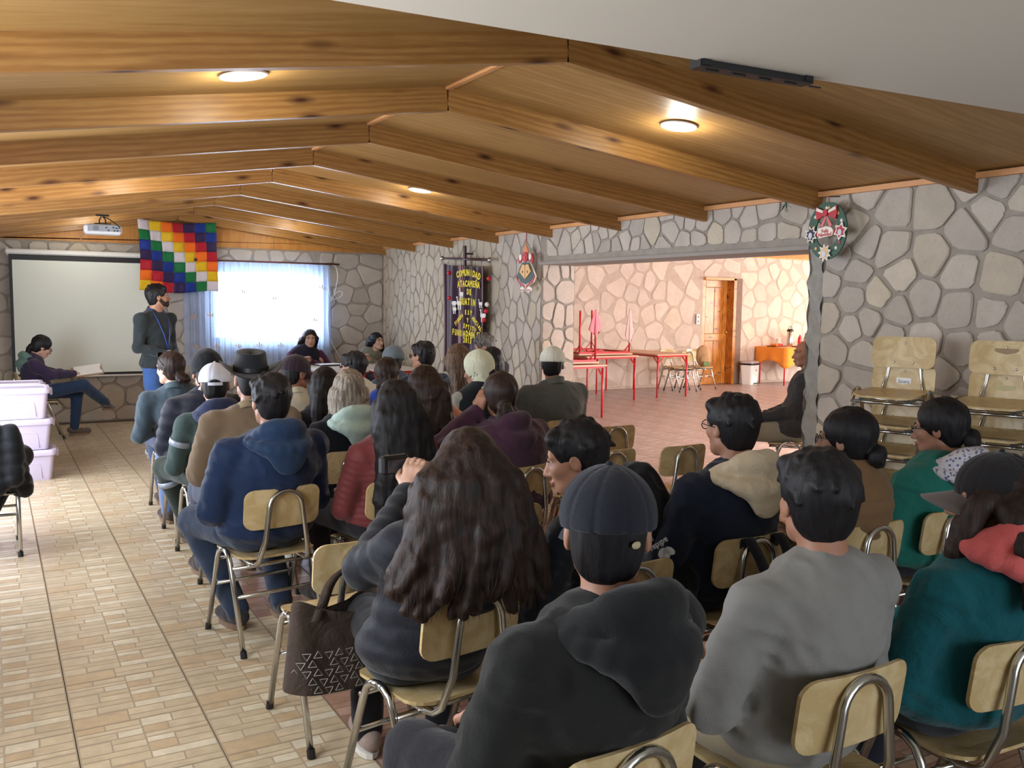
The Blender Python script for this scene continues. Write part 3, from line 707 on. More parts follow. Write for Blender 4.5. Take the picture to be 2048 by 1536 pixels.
def head_sdf(H, R3, full=True, male=True, big=1.0):
    """H head centre, R3 3x3 rotation (columns: right, forward, up)."""
    T = lambda x, y, z: H+R3@(np.array([x, y, z])*big)
    s = Sdf(.018); eu = Matrix(R3.tolist()).to_euler(); b = big
    s.ell(T(0, -.014, .028), (.076*b, .094*b, .086*b), rot=eu)
    s.ell(T(0, .026, -.030), (.060*b, .066*b, .080*b), rot=eu, k=.03)
    s.ell(T(0, .056, -.092), (.030*b, .026*b, .022*b), rot=eu, k=.03)      # chin
    s.cap(T(.045, .0, -.062), T(.02, .055, -.092), .022, .018, k=.02); s.cap(T(-.045, .0, -.062), T(-.02, .055, -.092), .022, .018, k=.02)
    if full:
        s.cap(T(-.045, .070, .022), T(.045, .070, .022), .012, k=.015)      # brow
        s.ell(T(.033, .092, -.001), (.020, .014, .013), rot=eu, k=.012, op='s'); s.ell(T(-.033, .092, -.001), (.020, .014, .013), rot=eu, k=.012, op='s')
        s.cap(T(0, .082, .010), T(0, .106, -.036), .008, .0125, k=.012); s.ell(T(.012, .094, -.041), (.009, .011, .008), k=.006); s.ell(T(-.012, .094, -.041), (.009, .011, .008), k=.006)
        s.ell(T(.036, .062, -.026), (.022, .022, .020), k=.02); s.ell(T(-.036, .062, -.026), (.022, .022, .020), k=.02)
        s.ell(T(0, .086, -.065), (.024, .011, .0085), rot=eu, k=.006); s.ell(T(0, .084, -.075), (.020, .011, .0075), rot=eu, k=.006)
    for sg in (-1, 1):
        s.ell(T(sg*.077, -.006, -.008), (.011*b, .019*b, .032*b), rot=eu, k=.008); s.ell(T(sg*.088, -.002, -.006), (.007, .011, .020), rot=eu, k=.004, op='s')
    return s, T, eu
def hand_sdf(s, wr, mid, nrm, L=.085, curl=.5, thumb=1):
    """hand from wrist towards mid (direction), nrm palm-facing normal"""
    d = np.array(mid, float); d /= np.linalg.norm(d); n = np.array(nrm, float); n -= d*(n@d); n /= np.linalg.norm(n); sd = np.cross(d, n)
    s.cap(wr, wr+d*.03, .026, .028, k=.01)
    for u in (-.024, 0, .024): s.cap(wr+d*.02+sd*u*.7, wr+d*.082+sd*u, .018, .0145, k=.012)
    for i, (u, l) in enumerate(((-.031, .060), (-.011, .075), (.011, .080), (.031, .070))):
        b0 = wr+d*.084+sd*u; a1 = curl*.55; d1 = d*math.cos(a1)+n*math.sin(a1); b1 = b0+d1*l*.5; a2 = curl*1.5; d2 = d*math.cos(a2)+n*math.sin(a2); b2 = b1+d2*l*.45
        s.cap(b0, b1, .0105, .0095, k=.005); s.cap(b1, b2, .0093, .0078, k=.004)
    t0 = wr+d*.028+sd*thumb*.026; t1 = t0+(d*.6+sd*thumb*.65+n*.3)*.042; t2 = t1+(d*.85+sd*thumb*.15+n*.45)*.034
    s.cap(t0, t1, .0145, .0115, k=.01); s.cap(t1, t2, .011, .009, k=.004)
def strands(s, pts0, pts1, n, r0, r1, rng, k=.012, wave=0.0, mids=3):
    if not hasattr(s, 'paths'): s.paths = []
    """bundles from curve pts0(u) to pts1(u)"""
    for i in range(n):
        u = (i+rng.random()*.9)/n; a = np.array(pts0(u)); b = np.array(pts1(u)); prev = a; ph = rng.random()*6; rr = r0; pth = [a]
        for m in range(1, mids+1):
            t = m/mids; tx = t**.6; p = np.array([a[0]*(1-tx)+b[0]*tx, a[1]*(1-tx)+b[1]*tx, a[2]*(1-t)+b[2]*t])+np.array([wave*math.sin(ph+t*9), wave*.6*math.cos(ph*1.7+t*8), 0]); r_ = r0+(r1-r0)*t
            s.cap(prev, p, rr, r_, k=k); prev = p; rr = r_; pth.append(p)
        s.paths.append(pth)
PEOPLE = {}
def person(pid, chair=None, base=None, rz=0.0, head=None, heady=None, label='', group=None, sw=.185, bulk=1.0, yaw=0, pitch=0, roll=0, skin='mid', male=True, hairstyle='short', hair='black',
           top=(60, 60, 60), topkw=None, legs=(40, 42, 50), shoes=(60, 50, 46), arms='lap', quilt=None, hood=None, hoodkind='down', lock=0, collar=None, cap=None, vest=None, near=0, face=None, glasses=False,
           pelvis=None, foot=None, lean=0.0, lap_l=None, lap_r=None, knees=None, beard=False, puff=1.0, headscale=1.0, long=.40, wide=.16, stripe=None, fold=None):
    """chair = (x, y, rz) of the chair they sit on; head = pixel of the head centre, heady = world y of the head"""
    h1 = {0: .016, 1: .012, 2: .009}[near]; hh = {0: .007, 1: .0055, 2: .0045}[near]
    if chair is not None: bx, by, brz = chair[:3]
    else: bx, by, brz = base
    rz = brz+rz*0 if rz == 0 else rz
    root = None
    ca, sa = math.cos(rz), math.sin(rz)
    def loc(P): dx, dy = P[0]-bx, P[1]-by; return np.array([ca*dx+sa*dy, -sa*dx+ca*dy, P[2]])
    H = loc(atY(head[0], head[1], heady))
    pel = np.array(pelvis if pelvis is not None else (0, -.02, .53)); stand = pel[2] > .8
    yr, pr, rr_ = math.radians(yaw), math.radians(pitch), math.radians(roll)
    R3 = np.array((Matrix.Rotation(yr, 3, 'Z') @ Matrix.Rotation(pr, 3, 'X') @ Matrix.Rotation(rr_, 3, 'Y')).to_3x3())
    NB = H+R3@np.array([0, -.035, -.125]); NB = NB*.65+.35*np.array([pel[0]*.3+H[0]*.7, NB[1]-.02, NB[2]]); 
    chest = NB+(pel-NB)*.38+np.array([0, -.01, 0]); waist = NB+(pel-NB)*.74
    shz = NB[2]-.045; B = bulk
    sv = np.array([1.0, 0, 0])
    SH_ = [np.array([NB[0]*.7+chest[0]*.3+sg*sw, chest[1]+.0, shz-.055]) for sg in (-1, 1)]
    # limbs
    if arms == 'lap': EL = [SH_[i]+np.array([sg*.055, .07, -.27]) for i, sg in enumerate((-1, 1))]; WR = [np.array([pel[0]+sg*.07, pel[1]+.25, pel[2]+.11]) for sg in (-1, 1)]
    elif arms == 'cross': EL = [SH_[i]+np.array([sg*.075, .06, -.26]) for i, sg in enumerate((-1, 1))]; WR = [np.array([pel[0]-sg*.09, chest[1]+.20, chest[2]-.13]) for sg in (-1, 1)]
    elif arms == 'clasp': EL = [SH_[i]+np.array([sg*.03, -.01, -.28]) for i, sg in enumerate((-1, 1))]; WR = [np.array([pel[0]+sg*.05, pel[1]+.19, pel[2]+.10]) for sg in (-1, 1)]
    elif arms == 'table': EL = [SH_[i]+np.array([sg*.13, .14, -.24]) for i, sg in enumerate((-1, 1))]; WR = [np.array([pel[0]+sg*.06, SH_[0][1]+.33, .79]) for sg in (-1, 1)]
    elif arms == 'head': EL = [SH_[i]+np.array([sg*.17, .15, -.10]) for i, sg in enumerate((-1, 1))]; WR = [H+np.array([sg*.11, .06, -.09]) for sg in (-1, 1)]
    else: EL = [np.array(arms[0][0], float), np.array(arms[1][0], float)]; WR = [np.array(arms[0][1], float), np.array(arms[1][1], float)]
    if stand: HIP = [pel+np.array([sg*.09, 0, -.04]) for sg in (-1, 1)]; KN = [pel+np.array([sg*.10, .02, -.44]) for sg in (-1, 1)]; AN = [np.array([pel[0]+sg*.11, pel[1]-.01, .09]) for sg in (-1, 1)]
    else:
        HIP = [pel+np.array([sg*.09, .0, -.01]) for sg in (-1, 1)]; KN = [np.array([pel[0]+sg*.13, pel[1]+.43, .50]) for sg in (-1, 1)]; AN = [np.array([pel[0]+sg*.13, pel[1]+.40, .10]) for sg in (-1, 1)]
    if knees: KN = [np.array(k, float) for k in knees]
    if foot: AN = [np.array(k, float) for k in foot]
    FD = []
    for i in (0, 1):
        d = np.array([AN[i][0]-HIP[i][0], AN[i][1]-HIP[i][1]+.2, 0]); d = np.array([(-.15, .15)[i], 1, 0]) if abs(AN[i][2]-.1) < .03 else np.array([AN[i][0]-KN[i][0], AN[i][1]-KN[i][1], -.12]); FD.append(d/np.linalg.norm(d))
    # --- body skin: head, neck, slim torso, limbs, hands
    hs, T, eu = head_sdf(H, R3, near > 0 or face is not None, male, headscale)
    hs.cap(H+R3@np.array([0, -.025, -.05]), NB+np.array([0, .0, -.02]), .054 if male else .047, .060 if male else .052, k=.025); hs.cap(NB+np.array([0, 0, -.02]), NB+np.array([0, 0, -.12]), .06, .05)
    bs = Sdf(.04); bs.cap(NB+np.array([0, 0, -.06]), chest, .05, .09); bs.ell(chest, (.135, .085, .15)); bs.ell(waist, (.12, .08, .12)); bs.ell(pel, (.14, .10, .08))
    for i in (0, 1):
        bs.cap(SH_[i]*.7+NB*.3-np.array([0, 0, .03]), EL[i], .036, .032); bs.cap(EL[i], WR[i], .032, .024, k=.02); bs.cap(HIP[i], KN[i], .055, .042); bs.cap(KN[i], AN[i], .042, .032); bs.cap(AN[i], AN[i]+FD[i]*.1-np.array([0, 0, .03]), .03, .022)
    meshes = [hs.mesh('h', hh), bs.mesh('b', .018)]
    for i, sg in enumerate((-1, 1)):
        hd = Sdf(.012); dv = WR[i]-EL[i]; dv /= np.linalg.norm(dv); spec = (lap_l, lap_r)[i] or {}
        dirv = np.array(spec.get('dir', dv*.7+np.array([-sg*.45, .35, -.35]) if arms in ('lap', 'clasp') else dv)); nr = np.array(spec.get('n', (0, 0, -1) if not stand else (0, -1, 0)))
        hd.cap(WR[i]-dv*.05, WR[i], .027, .025); hand_sdf(hd, WR[i], dirv, nr, curl=spec.get('curl', .6), thumb=-sg*(1 if arms != 'x' else 1)); meshes.append(hd.mesh('hd', .006 if near else .008))
    me = join_meshes('person', meshes); root = link('person', me, SK[skin]); root.location = (bx, by, 0); root.rotation_euler = (0, 0, rz)
    setp(root, label, 'person', group)
    TK = dict(topkw or {}); topm = fab(top, **TK); P = bulk*puff
    # --- top
    g = Sdf(.05); qa = quilt
    g.ell(chest+np.array([0, -.01, .01]), (sw*.98*min(1.15, .6+.4*P), .125*P, .19), q=qa); g.ell(waist, (sw*.88*P, .125*P, .16), q=qa); g.ell(pel+np.array([0, .0, .02]), (sw*.97*P, .15*P, .11), q=qa)
    g.cap(NB+np.array([0, -.01, -.06]), chest, .065, .10)
    for i, sg in enumerate((-1, 1)):
        g.cap(NB+np.array([sg*.03, -.01, -.040]), SH_[i]+np.array([-sg*.01, 0, -.012]), .040, .056*P, k=.04)
        if vest is None or True:
            g.cap(SH_[i], EL[i], .060*P, .050*P, k=.035, q=qa); g.cap(EL[i], WR[i]-(WR[i]-EL[i])*.03, .052*P, .037*P, k=.02, q=qa)
    fo = fold if fold is not None else (.021 if not quilt else .009)
    link('jacket' if hood or quilt else 'top', g.mesh('top', h1, fold=fo), topm, root, True)
    if vest:
        g2 = Sdf(.05); g2.ell(chest+np.array([0, -.01, .01]), (sw*1.03*min(1.15, .6+.4*P)+.012, .125*P+.016, .20), q=quilt or vest[1]); g2.ell(waist, (sw*.9*P+.012, .125*P+.016, .17), q=vest[1]); g2.ell(pel+np.array([0, 0, .02]), (sw*P+.012, .15*P+.014, .11), q=vest[1])
        for sg, S_ in zip((-1, 1), SH_): g2.cap(NB+np.array([sg*.05, -.01, -.045]), S_+np.array([-sg*.03, 0, -.005]), .056, .062)
        g2.cap(NB+np.array([0, 0, -.05]), NB+np.array([0, -.005, -.005]), .075, .072)
        link('vest', g2.mesh('vest', h1, fold=.004), vest[0], root, True)
    if collar:
        mb = MB(); cn = NB+np.array([0, -.004, -.02]); n_ = 28; cr, ch, tilt = collar[1], collar[2], .03
        def cfn(u, v):
            a = 2*PI*u; r = cr*(1+.10*v*math.sin(3*a)*.3)+(.012 if v < .5 else 0)*(1-v); return tuple(cn+np.array([math.cos(a)*r*1.02, math.sin(a)*r*.98, (v-.3)*ch-tilt*math.sin(a)]))
        mb.grid(cfn, n_, 4); co = mb.build('collar', collar[0], root, True); md = co.modifiers.new('solid', 'SOLIDIFY'); md.thickness = .010
    if hood:
        hm = hood[0]; s = Sdf(.03); cn = NB+np.array([0, -.02, -.015+(hood[2] if len(hood) > 2 else 0)])
        if hoodkind == 'down':
            sc_ = hood[1] if len(hood) > 1 else 1.0; n_ = 16
            for k_ in range(n_):
                a0 = 2*PI*k_/n_; a1 = 2*PI*(k_+1)/n_
                f_ = lambda a: cn+np.array([math.cos(a)*.080*sc_, math.sin(a)*.075*sc_-.005, -.045*math.sin(a)-.015+.004*math.sin(a*5)])
                s.cap(f_(a0), f_(a1), (.024+.012*max(0, -math.sin(a0)))*sc_, None, k=.02)
            for k_ in range(12):
                f2 = lambda a: cn+np.array([math.cos(a)*.112*sc_, -.02-math.sin(a)*.105*sc_, -.035-.028*math.sin(a)])
                a0 = PI*(-.12+1.24*k_/12); s.cap(f2(a0), f2(a0+PI*1.24/12), .017*sc_, None, k=.014)
            s.ell(cn+np.array([0, -.085*sc_, -.055]), (.088*sc_, .030*sc_, .045*sc_), rot=(-.25, 0, 0), k=.04); s.ell(cn+np.array([0, -.098*sc_-.01*P, -.095*sc_]), (.060*sc_, .018*sc_, .050*sc_), rot=(-.1, 0, 0), k=.05)
            link('hood', s.mesh('hood', h1*.85, fold=.006, fs=12), hm, root, True)
        elif hoodkind == 'up':
            s.ell(T(0, -.018, .022), (.100, .118, .118), rot=eu, k=.03); s.ell(T(0, -.035, -.08), (.085, .085, .09), k=.03); s.ell(NB+np.array([0, -.01, -.02]), (.095, .09, .05), k=.03)
            s.ell(T(0, .115, -.01), (.075, .085, .10), rot=eu, op='s', k=.02); s.ell(H+np.array([0, .0, -.02]), (.074, .10, .10), op='s', k=.01)
            link('hood', s.mesh('hood', h1*.8, fold=.004), hm, root, True)
    # --- trousers and shoes
    t = Sdf(.04); tm = fab(legs, weave=160.0)
    t.ell(pel, (.165*B, .135, .10))
    for i in (0, 1): t.cap(HIP[i], KN[i], .088*B, .066*B); t.cap(KN[i], AN[i]+np.array([0, 0, -.01]), .064*B, .048*B, k=.025)
    link('trousers', t.mesh('trousers', h1*1.1, fold=.010), tm, root, True)
    for i in (0, 1):
        s = Sdf(.02); a = AN[i]+np.array([0, 0, -.035]); d = FD[i]; lift = AN[i][2]-.10
        s.cap(a-d*.045, a+d*.06+np.array([0, 0, -.012]), .036, .038); s.cap(a+d*.06+np.array([0, 0, -.012]), a+d*.155+np.array([0, 0, -.02]), .038, .032); s.cap(a+np.array([0, 0, .0]), a+np.array([0, 0, .05]), .038, .040)
        s.plane((0, 0, .014+lift), (0, 0, -1)); so_ = link('shoe', s.mesh('shoe', .009), fab(shoes, weave=90.0), root, True)
        mb = MB(); sdv = np.array([-d[1], d[0], 0]); pts = []
        for k_ in range(14):
            a_ = 2*PI*k_/14; pp = a+d*(.055+.115*math.cos(a_))+sdv*(.041*math.sin(a_)*(1-.12*math.cos(a_))); pts.append(pp)
        mb.add([(p[0], p[1], .003+lift) for p in pts]+[(p[0], p[1], .024+lift) for p in pts], [tuple(range(13, -1, -1)), tuple(range(14, 28))]+[(k_, (k_+1) % 14, 14+(k_+1) % 14, 14+k_) for k_ in range(14)])
        mb.build('sole', plain('pale_sole', (206, 200, 190), .7) if pid in ('P2', 'H', 'S') else plain('brown_sole', (120, 96, 76), .8), so_)
    # --- hair
    P_ = bulk*puff; hm = HM[hair]; rng = random.Random(hash(pid) % 1000 if False else sum(ord(c) for c in pid)*7); s = Sdf(.02); hb = headscale
    if hairstyle != 'bald':
        cov = Sdf(.02); off = .013 if hairstyle == 'short' else (.004 if hairstyle == 'cropped' else .016)
        cov.ell(T(0, -.020, .034), ((.076+off)*hb, (.092+off)*hb, (.084+off)*hb), rot=eu); cov.ell(T(0, -.045, -.030), (.068*hb, .058*hb, .070*hb), rot=eu, k=.03)
        if hairstyle in ('short', 'cropped'):
            if hairstyle == 'short': cov.cap(T(-.05, .055, .078), T(.05, .055, .078), .026, k=.02)
            for _ in range(46 if hairstyle == 'short' else 0):
                a = rng.random()*2*PI; e = rng.uniform(-.1, 1.3); dirn = np.array([math.cos(a)*math.cos(e), math.sin(a)*math.cos(e), math.sin(e)]); p = T(0, -.018, .034)+R3@(dirn*np.array([.082, .098, .092])*hb); q_ = p+R3@(dirn*.006+np.array([rng.uniform(-.012, .012), rng.uniform(-.02, .01), -.022])); cov.cap(p, q_, .012, .006, k=.010)
            cov.plane(T(0, .068, -.02), R3@np.array([0, .75, -.66])) if False else None
            # open the face, free the ears and stop at the nape
            cov.ell(T(0, .105, -.045), (.085, .085, .105), rot=eu, op='s', k=.01); cov.ell(T(.085, .03, -.04), (.03, .06, .045), op='s', k=.008, rot=eu); cov.ell(T(-.085, .03, -.04), (.03, .06, .045), op='s', k=.008, rot=eu)
            cov.plane(T(0, 0, -.088), R3@np.array([0, .3, -1]))
            link('hair', cov.mesh('hair', hh*1.1, strand=.006), hm, root, True)
        else:
            cov.ell(T(0, .118, -.035), (.066, .075, .098), rot=eu, op='s', k=.015)
            def rim(u):  # from right temple round the back to left temple
                a = PI*(-.08+1.16*u); return T(.086*math.cos(a), -.02-.075*math.sin(a), .0)
            if hairstyle in ('long', 'curly', 'wavy'):
                Wd = wide; wv = {'long': .008, 'curly': .022, 'wavy': .016}[hairstyle]
                def end(u):
                    a = PI*(-.02+1.04*u); L = long*(.85+.3*rng.random()); ex = H[0]+Wd*math.cos(a)*(.9+.2*rng.random()); aa = sw+.10; ey = chest[1]+.02-(.175*P_+.02*rng.random())*math.sqrt(max(.05, 1-((ex-chest[0])/aa)**2)); return np.array([ex, ey, H[2]-L])
                nb = 40 if near == 2 else 28
                strands(cov, rim, end, nb, .030, .012, rng, k=.014, wave=wv, mids=6)
                strands(cov, lambda u: T(.06*math.cos(PI*u), -.05-.05*math.sin(PI*u), .04), end, nb//2, .035, .016, rng, k=.018, wave=wv, mids=6)
                cov.ell(T(0, .118, -.035), (.070, .080, .108), rot=eu, op='s', k=.015)
                if lock:
                    for sg in (-1,): strands(cov, lambda u: T(sg*(.075+.01*u), .02+.03*u, .02-.03*u), lambda u: np.array([H[0]+sg*(.10+.06*u), H[1]+.06-.05*u, H[2]-.26-.06*rng.random()]) if True else None, 9, .026, .014, rng, k=.014, wave=.012, mids=5)
            elif hairstyle == 'bob':
                def end(u):
                    a = PI*(-.12+1.24*u); return T(.102*math.cos(a), -.012-.098*math.sin(a), -.125-.02*rng.random())
                strands(cov, rim, end, 30, .026, .013, rng, k=.010, wave=.005, mids=4); cov.ell(T(0, .118, -.035), (.068, .072, .098), rot=eu, op='s', k=.012)
            elif hairstyle in ('bun', 'pony', 'tied'):
                cov.plane(T(0, 0, -.085), R3@np.array([0, .5, -1]))
                if hairstyle == 'bun':
                    for k_ in range(9): a = 2*PI*k_/9; b_ = T(.0, -.118, -.055); cov.cap(b_+R3@np.array([.030*math.cos(a), -.004, .026*math.sin(a)]), b_+R3@np.array([.030*math.cos(a+.7), -.018, .026*math.sin(a+.7)]), .022, .020, k=.008)
                else:
                    b_ = T(0, -.112, .015 if hairstyle == 'pony' else -.05); strands(cov, lambda u: b_+R3@np.array([.018*math.cos(6.28*u), 0, .018*math.sin(6.28*u)]), lambda u: b_+R3@np.array([.035*math.cos(6.28*u), -.035, 0])+np.array([0, 0, -long*.6]), 12, .018, .009, rng, k=.010, wave=.012, mids=5)
            ho_ = link('hair', cov.mesh('hair', hh*1.15, strand=.008), hm, root, True)
            if getattr(cov, 'paths', None) and near:
                mb = MB(); out_ = .030 if hairstyle in ('wavy', 'curly') else .020
                for q_ in range(420 if near == 2 else 150):
                    pa = rng.choice(cov.paths); an = rng.uniform(0, 2*PI); o0 = np.array([math.cos(an), math.sin(an), 0])*rng.uniform(.4, 1.0)*out_; ph = rng.random()*6; pts_ = []
                    for i_, p_ in enumerate(pa):
                        t_ = i_/(len(pa)-1); pts_.append(p_+o0*(1.0-.1*t_)+np.array([.006*math.sin(ph+t_*13), .004*math.cos(ph+t_*11), -.03*t_*t_*rng.random()]))
                    mb.tube(pts_, [.0013]*(len(pts_)-1)+[.0005], 3, cap=False)
                mb.build('loose_strands', hm, ho_, True, False)['kind'] = 'stuff'
    if hairstyle == 'bald': 
        cov = Sdf(.02); cov.ell(T(0, -.036, -.012), (.084, .086, .062), rot=eu); cov.ell(T(0, .1, 0), (.2, .085, .2), op='s', k=.01); cov.plane(T(0, 0, .03), R3@np.array([0, 0, 1.0])); link('hair', cov.mesh('hair', .006, strand=.003), hm, root, True)
    if beard:
        s = Sdf(.015); s.ell(T(0, .052, -.078), (.052, .050, .040), rot=eu); s.ell(T(0, .094, -.058), (.026, .010, .007), rot=eu, k=.005); s.cap(T(.066, .01, -.04), T(.05, .04, -.075), .016, .018); s.cap(T(-.066, .01, -.04), T(-.05, .04, -.075), .016, .018)
        s.ell(T(0, .103, -.070), (.020, .016, .009), rot=eu, op='s', k=.004); s.ell(T(0, .02, -.14), (.07, .06, .03), op='s'); link('beard', s.mesh('beard', .005, strand=.002), HM['brown'], root, True)
    # --- face details
    if face:
        for sg in (-1, 1):
            e = MB(); e.ball(T(sg*.033, .0745, -.001), .0118, 12, 8); eo = e.build('eye', EYEW, root, True)
            MB().ball(T(sg*.033+(face[0] if len(face) else 0)*.004, .0835, 0), (.0052, .0036, .0052), 10, 6).build('iris', EYEB, eo, True)
            s = Sdf(.005); s.cap(T(sg*.014, .0885, .019), T(sg*.036, .086, .025), .0036, .0036); s.cap(T(sg*.036, .086, .025), T(sg*.052, .072, .017), .0036, .002); link('eyebrow', s.mesh('eb', .003), HM['black'], root, True)
            s = Sdf(.004); s.cap(T(sg*.019, .0865, .004), T(sg*.034, .0880, .009), .0022, .0024); s.cap(T(sg*.034, .0880, .009), T(sg*.048, .078, .002), .0024, .0016); link('eyelid', s.mesh('el', .0028), HM['brown'], root, True)
        s = Sdf(.004); s.cap(T(-.020, .0905, -.068), T(0, .0975, -.0655), .0032, .0048); s.cap(T(0, .0975, -.0655), T(.020, .0905, -.068), .0048, .0032); s.cap(T(-.014, .0925, -.074), T(.014, .0925, -.074), .0052)
        link('mouth', s.mesh('m', .003), LIP, root, True)
    if glasses:
        gl = MB()
        for sg in (-1, 1):
            gl.tube([T(sg*.034+.024*math.cos(a), .102-.004*math.cos(a)*sg, -.002+.018*math.sin(a)) for a in [2*PI*k_/16 for k_ in range(16)]], .0019, 5, closed=True); gl.tube([T(sg*.058, .098, .004), T(sg*.080, .04, .004), T(sg*.083, -.005, .002)], .0019, 5)
        gl.tube([T(-.010, .104, .002), T(.010, .104, .002)], .0018, 5); go = gl.build('glasses', GLASSF, root, True)
        for sg in (-1, 1): l_ = MB(); l_.add([T(sg*.034+.022*math.cos(2*PI*k_/14), .1005, -.002+.016*math.sin(2*PI*k_/14)) for k_ in range(14)], [tuple(range(14))]); l_.build('lens', LENS, go, fix=False)
    # --- headgear
    if cap:
        kind, cm = cap[0], cap[1]; s = Sdf(.012); Tc = lambda x, y, z: H+R3@(np.array([x, y, z])*hb)
        if kind == 'cap':
            back = cap[2] if len(cap) > 2 else False
            fn_ = None
            s.ell(Tc(0, -.016, .036), (.096*hb, .112*hb, .100*hb), rot=eu); s.plane(Tc(0, 0, .012), R3@np.array([0, -.10, -1.0])); s.ell(Tc(0, -.012, .005), (.084*hb, .100*hb, .080*hb), rot=eu, op='s', k=.004) if near < 9 else None
            if not back: pass
            else: s.ell(Tc(0, -.128, .012), (.036, .045, .030), rot=eu, op='s', k=.006)
            co = link('cap', s.mesh('cap', hh, fn=lambda X, Y, Z: .0012*np.cos(6*np.arctan2(Y-H[1]+.016, X-H[0]))**24*2), cm, root, True)
            br = MB()
            def bf(u, v):
                a = (u-.5)*2.5; r0 = .092; r1 = r0+.078*math.cos((u-.5)*2.3)**.6 if abs(u-.5) < .5 else r0; r = r0-.012+(r1-r0+.012)*v
                return tuple(Tc(r*math.sin(a)*.76, -.01+r*math.cos(a)*1.12, .022-.020*v+.0-.045*(math.sin(a)**2)*v))
            br.grid(bf, 16, 4); bo = br.build('brim', cap[3] if len(cap) > 3 else cm, co, True); md = bo.modifiers.new('solid', 'SOLIDIFY'); md.thickness = .004
            MB().ball(Tc(0, -.016, .136), .008, 8, 5).build('button', cm, co, True)
            if back:
                st = MB(); st.grid(lambda u, v: tuple(Tc(.088*math.sin((u-.5)*1.0), -.016-.108*math.cos((u-.5)*1.0), .005+.018*v)), 8, 1); so2 = st.build('strap', cm, co); md = so2.modifiers.new('solid', 'SOLIDIFY'); md.thickness = .004
        elif kind == 'beanie':
            s.ell(Tc(0, -.018, .038), (.100*hb, .116*hb, (.112 if len(cap) < 3 else cap[2])*hb), rot=eu); s.plane(Tc(0, 0, -.012), R3@np.array([0, -.35, -1.0])); link('beanie', s.mesh('beanie', hh, fold=.005, fs=20), cm, root, True)
        elif kind == 'hat':
            tb_ = MB(); C0 = Tc(0, -.012, .045); yawh = math.radians(cap[2]); Rh = R3@np.array(Matrix.Rotation(yawh, 3, 'Z'))
            W = lambda x, y, z: tuple(C0+Rh@np.array([x, y, z]))
            def brf(u, v):
                a = 2*PI*u; r = .095+.095*v; up = .055*(abs(math.cos(a))**2.2)*v**1.6-.012*abs(math.sin(a))*v; return W(r*math.cos(a)*(.93-.10*v*abs(math.cos(a))), r*math.sin(a)*1.13, up)
            tb_.grid(brf, 48, 8)
            def crf(u, v):
                a = 2*PI*u
                if v < .7: t_ = v/.7; r = .097-.014*t_; z = .105*t_+.012*t_*(-math.sin(a))*.0
                else: t_ = (v-.7)/.3; r = .083*(1-t_)+.0; z = .105+.014*math.sin(t_*PI*.5)-.034*t_*(1 if True else 0)*(abs(math.sin(a))*.3+.7)
                x = r*math.cos(a)*.92; y = r*math.sin(a)*1.15; pin = .012*max(0, v-.35)*(1 if y > .03 else 0)*2; z += .016*max(0, v-.3)*(y/.1)
                return W(x*(1-pin*9*(abs(x)/.09)), y, z)
            tb_.grid(crf, 40, 14); ho = tb_.build('hat', cm, root, True); md = ho.modifiers.new('solid', 'SOLIDIFY'); md.thickness = .003
            bd = MB(); bd.grid(lambda u, v: W(.0985*math.cos(2*PI*u)*.93, .0985*math.sin(2*PI*u)*1.15, .006+.022*v), 40, 1); bd.build('hatband', plain('black_leather_band', (26, 26, 28), .4), ho, True)
    PEOPLE[pid] = dict(root=root, T=T, NB=NB, EL=EL, WR=WR, KN=KN, AN=AN, SH=SH_, chest=chest, pel=pel, H=H, R3=R3, eu=eu)
    return root
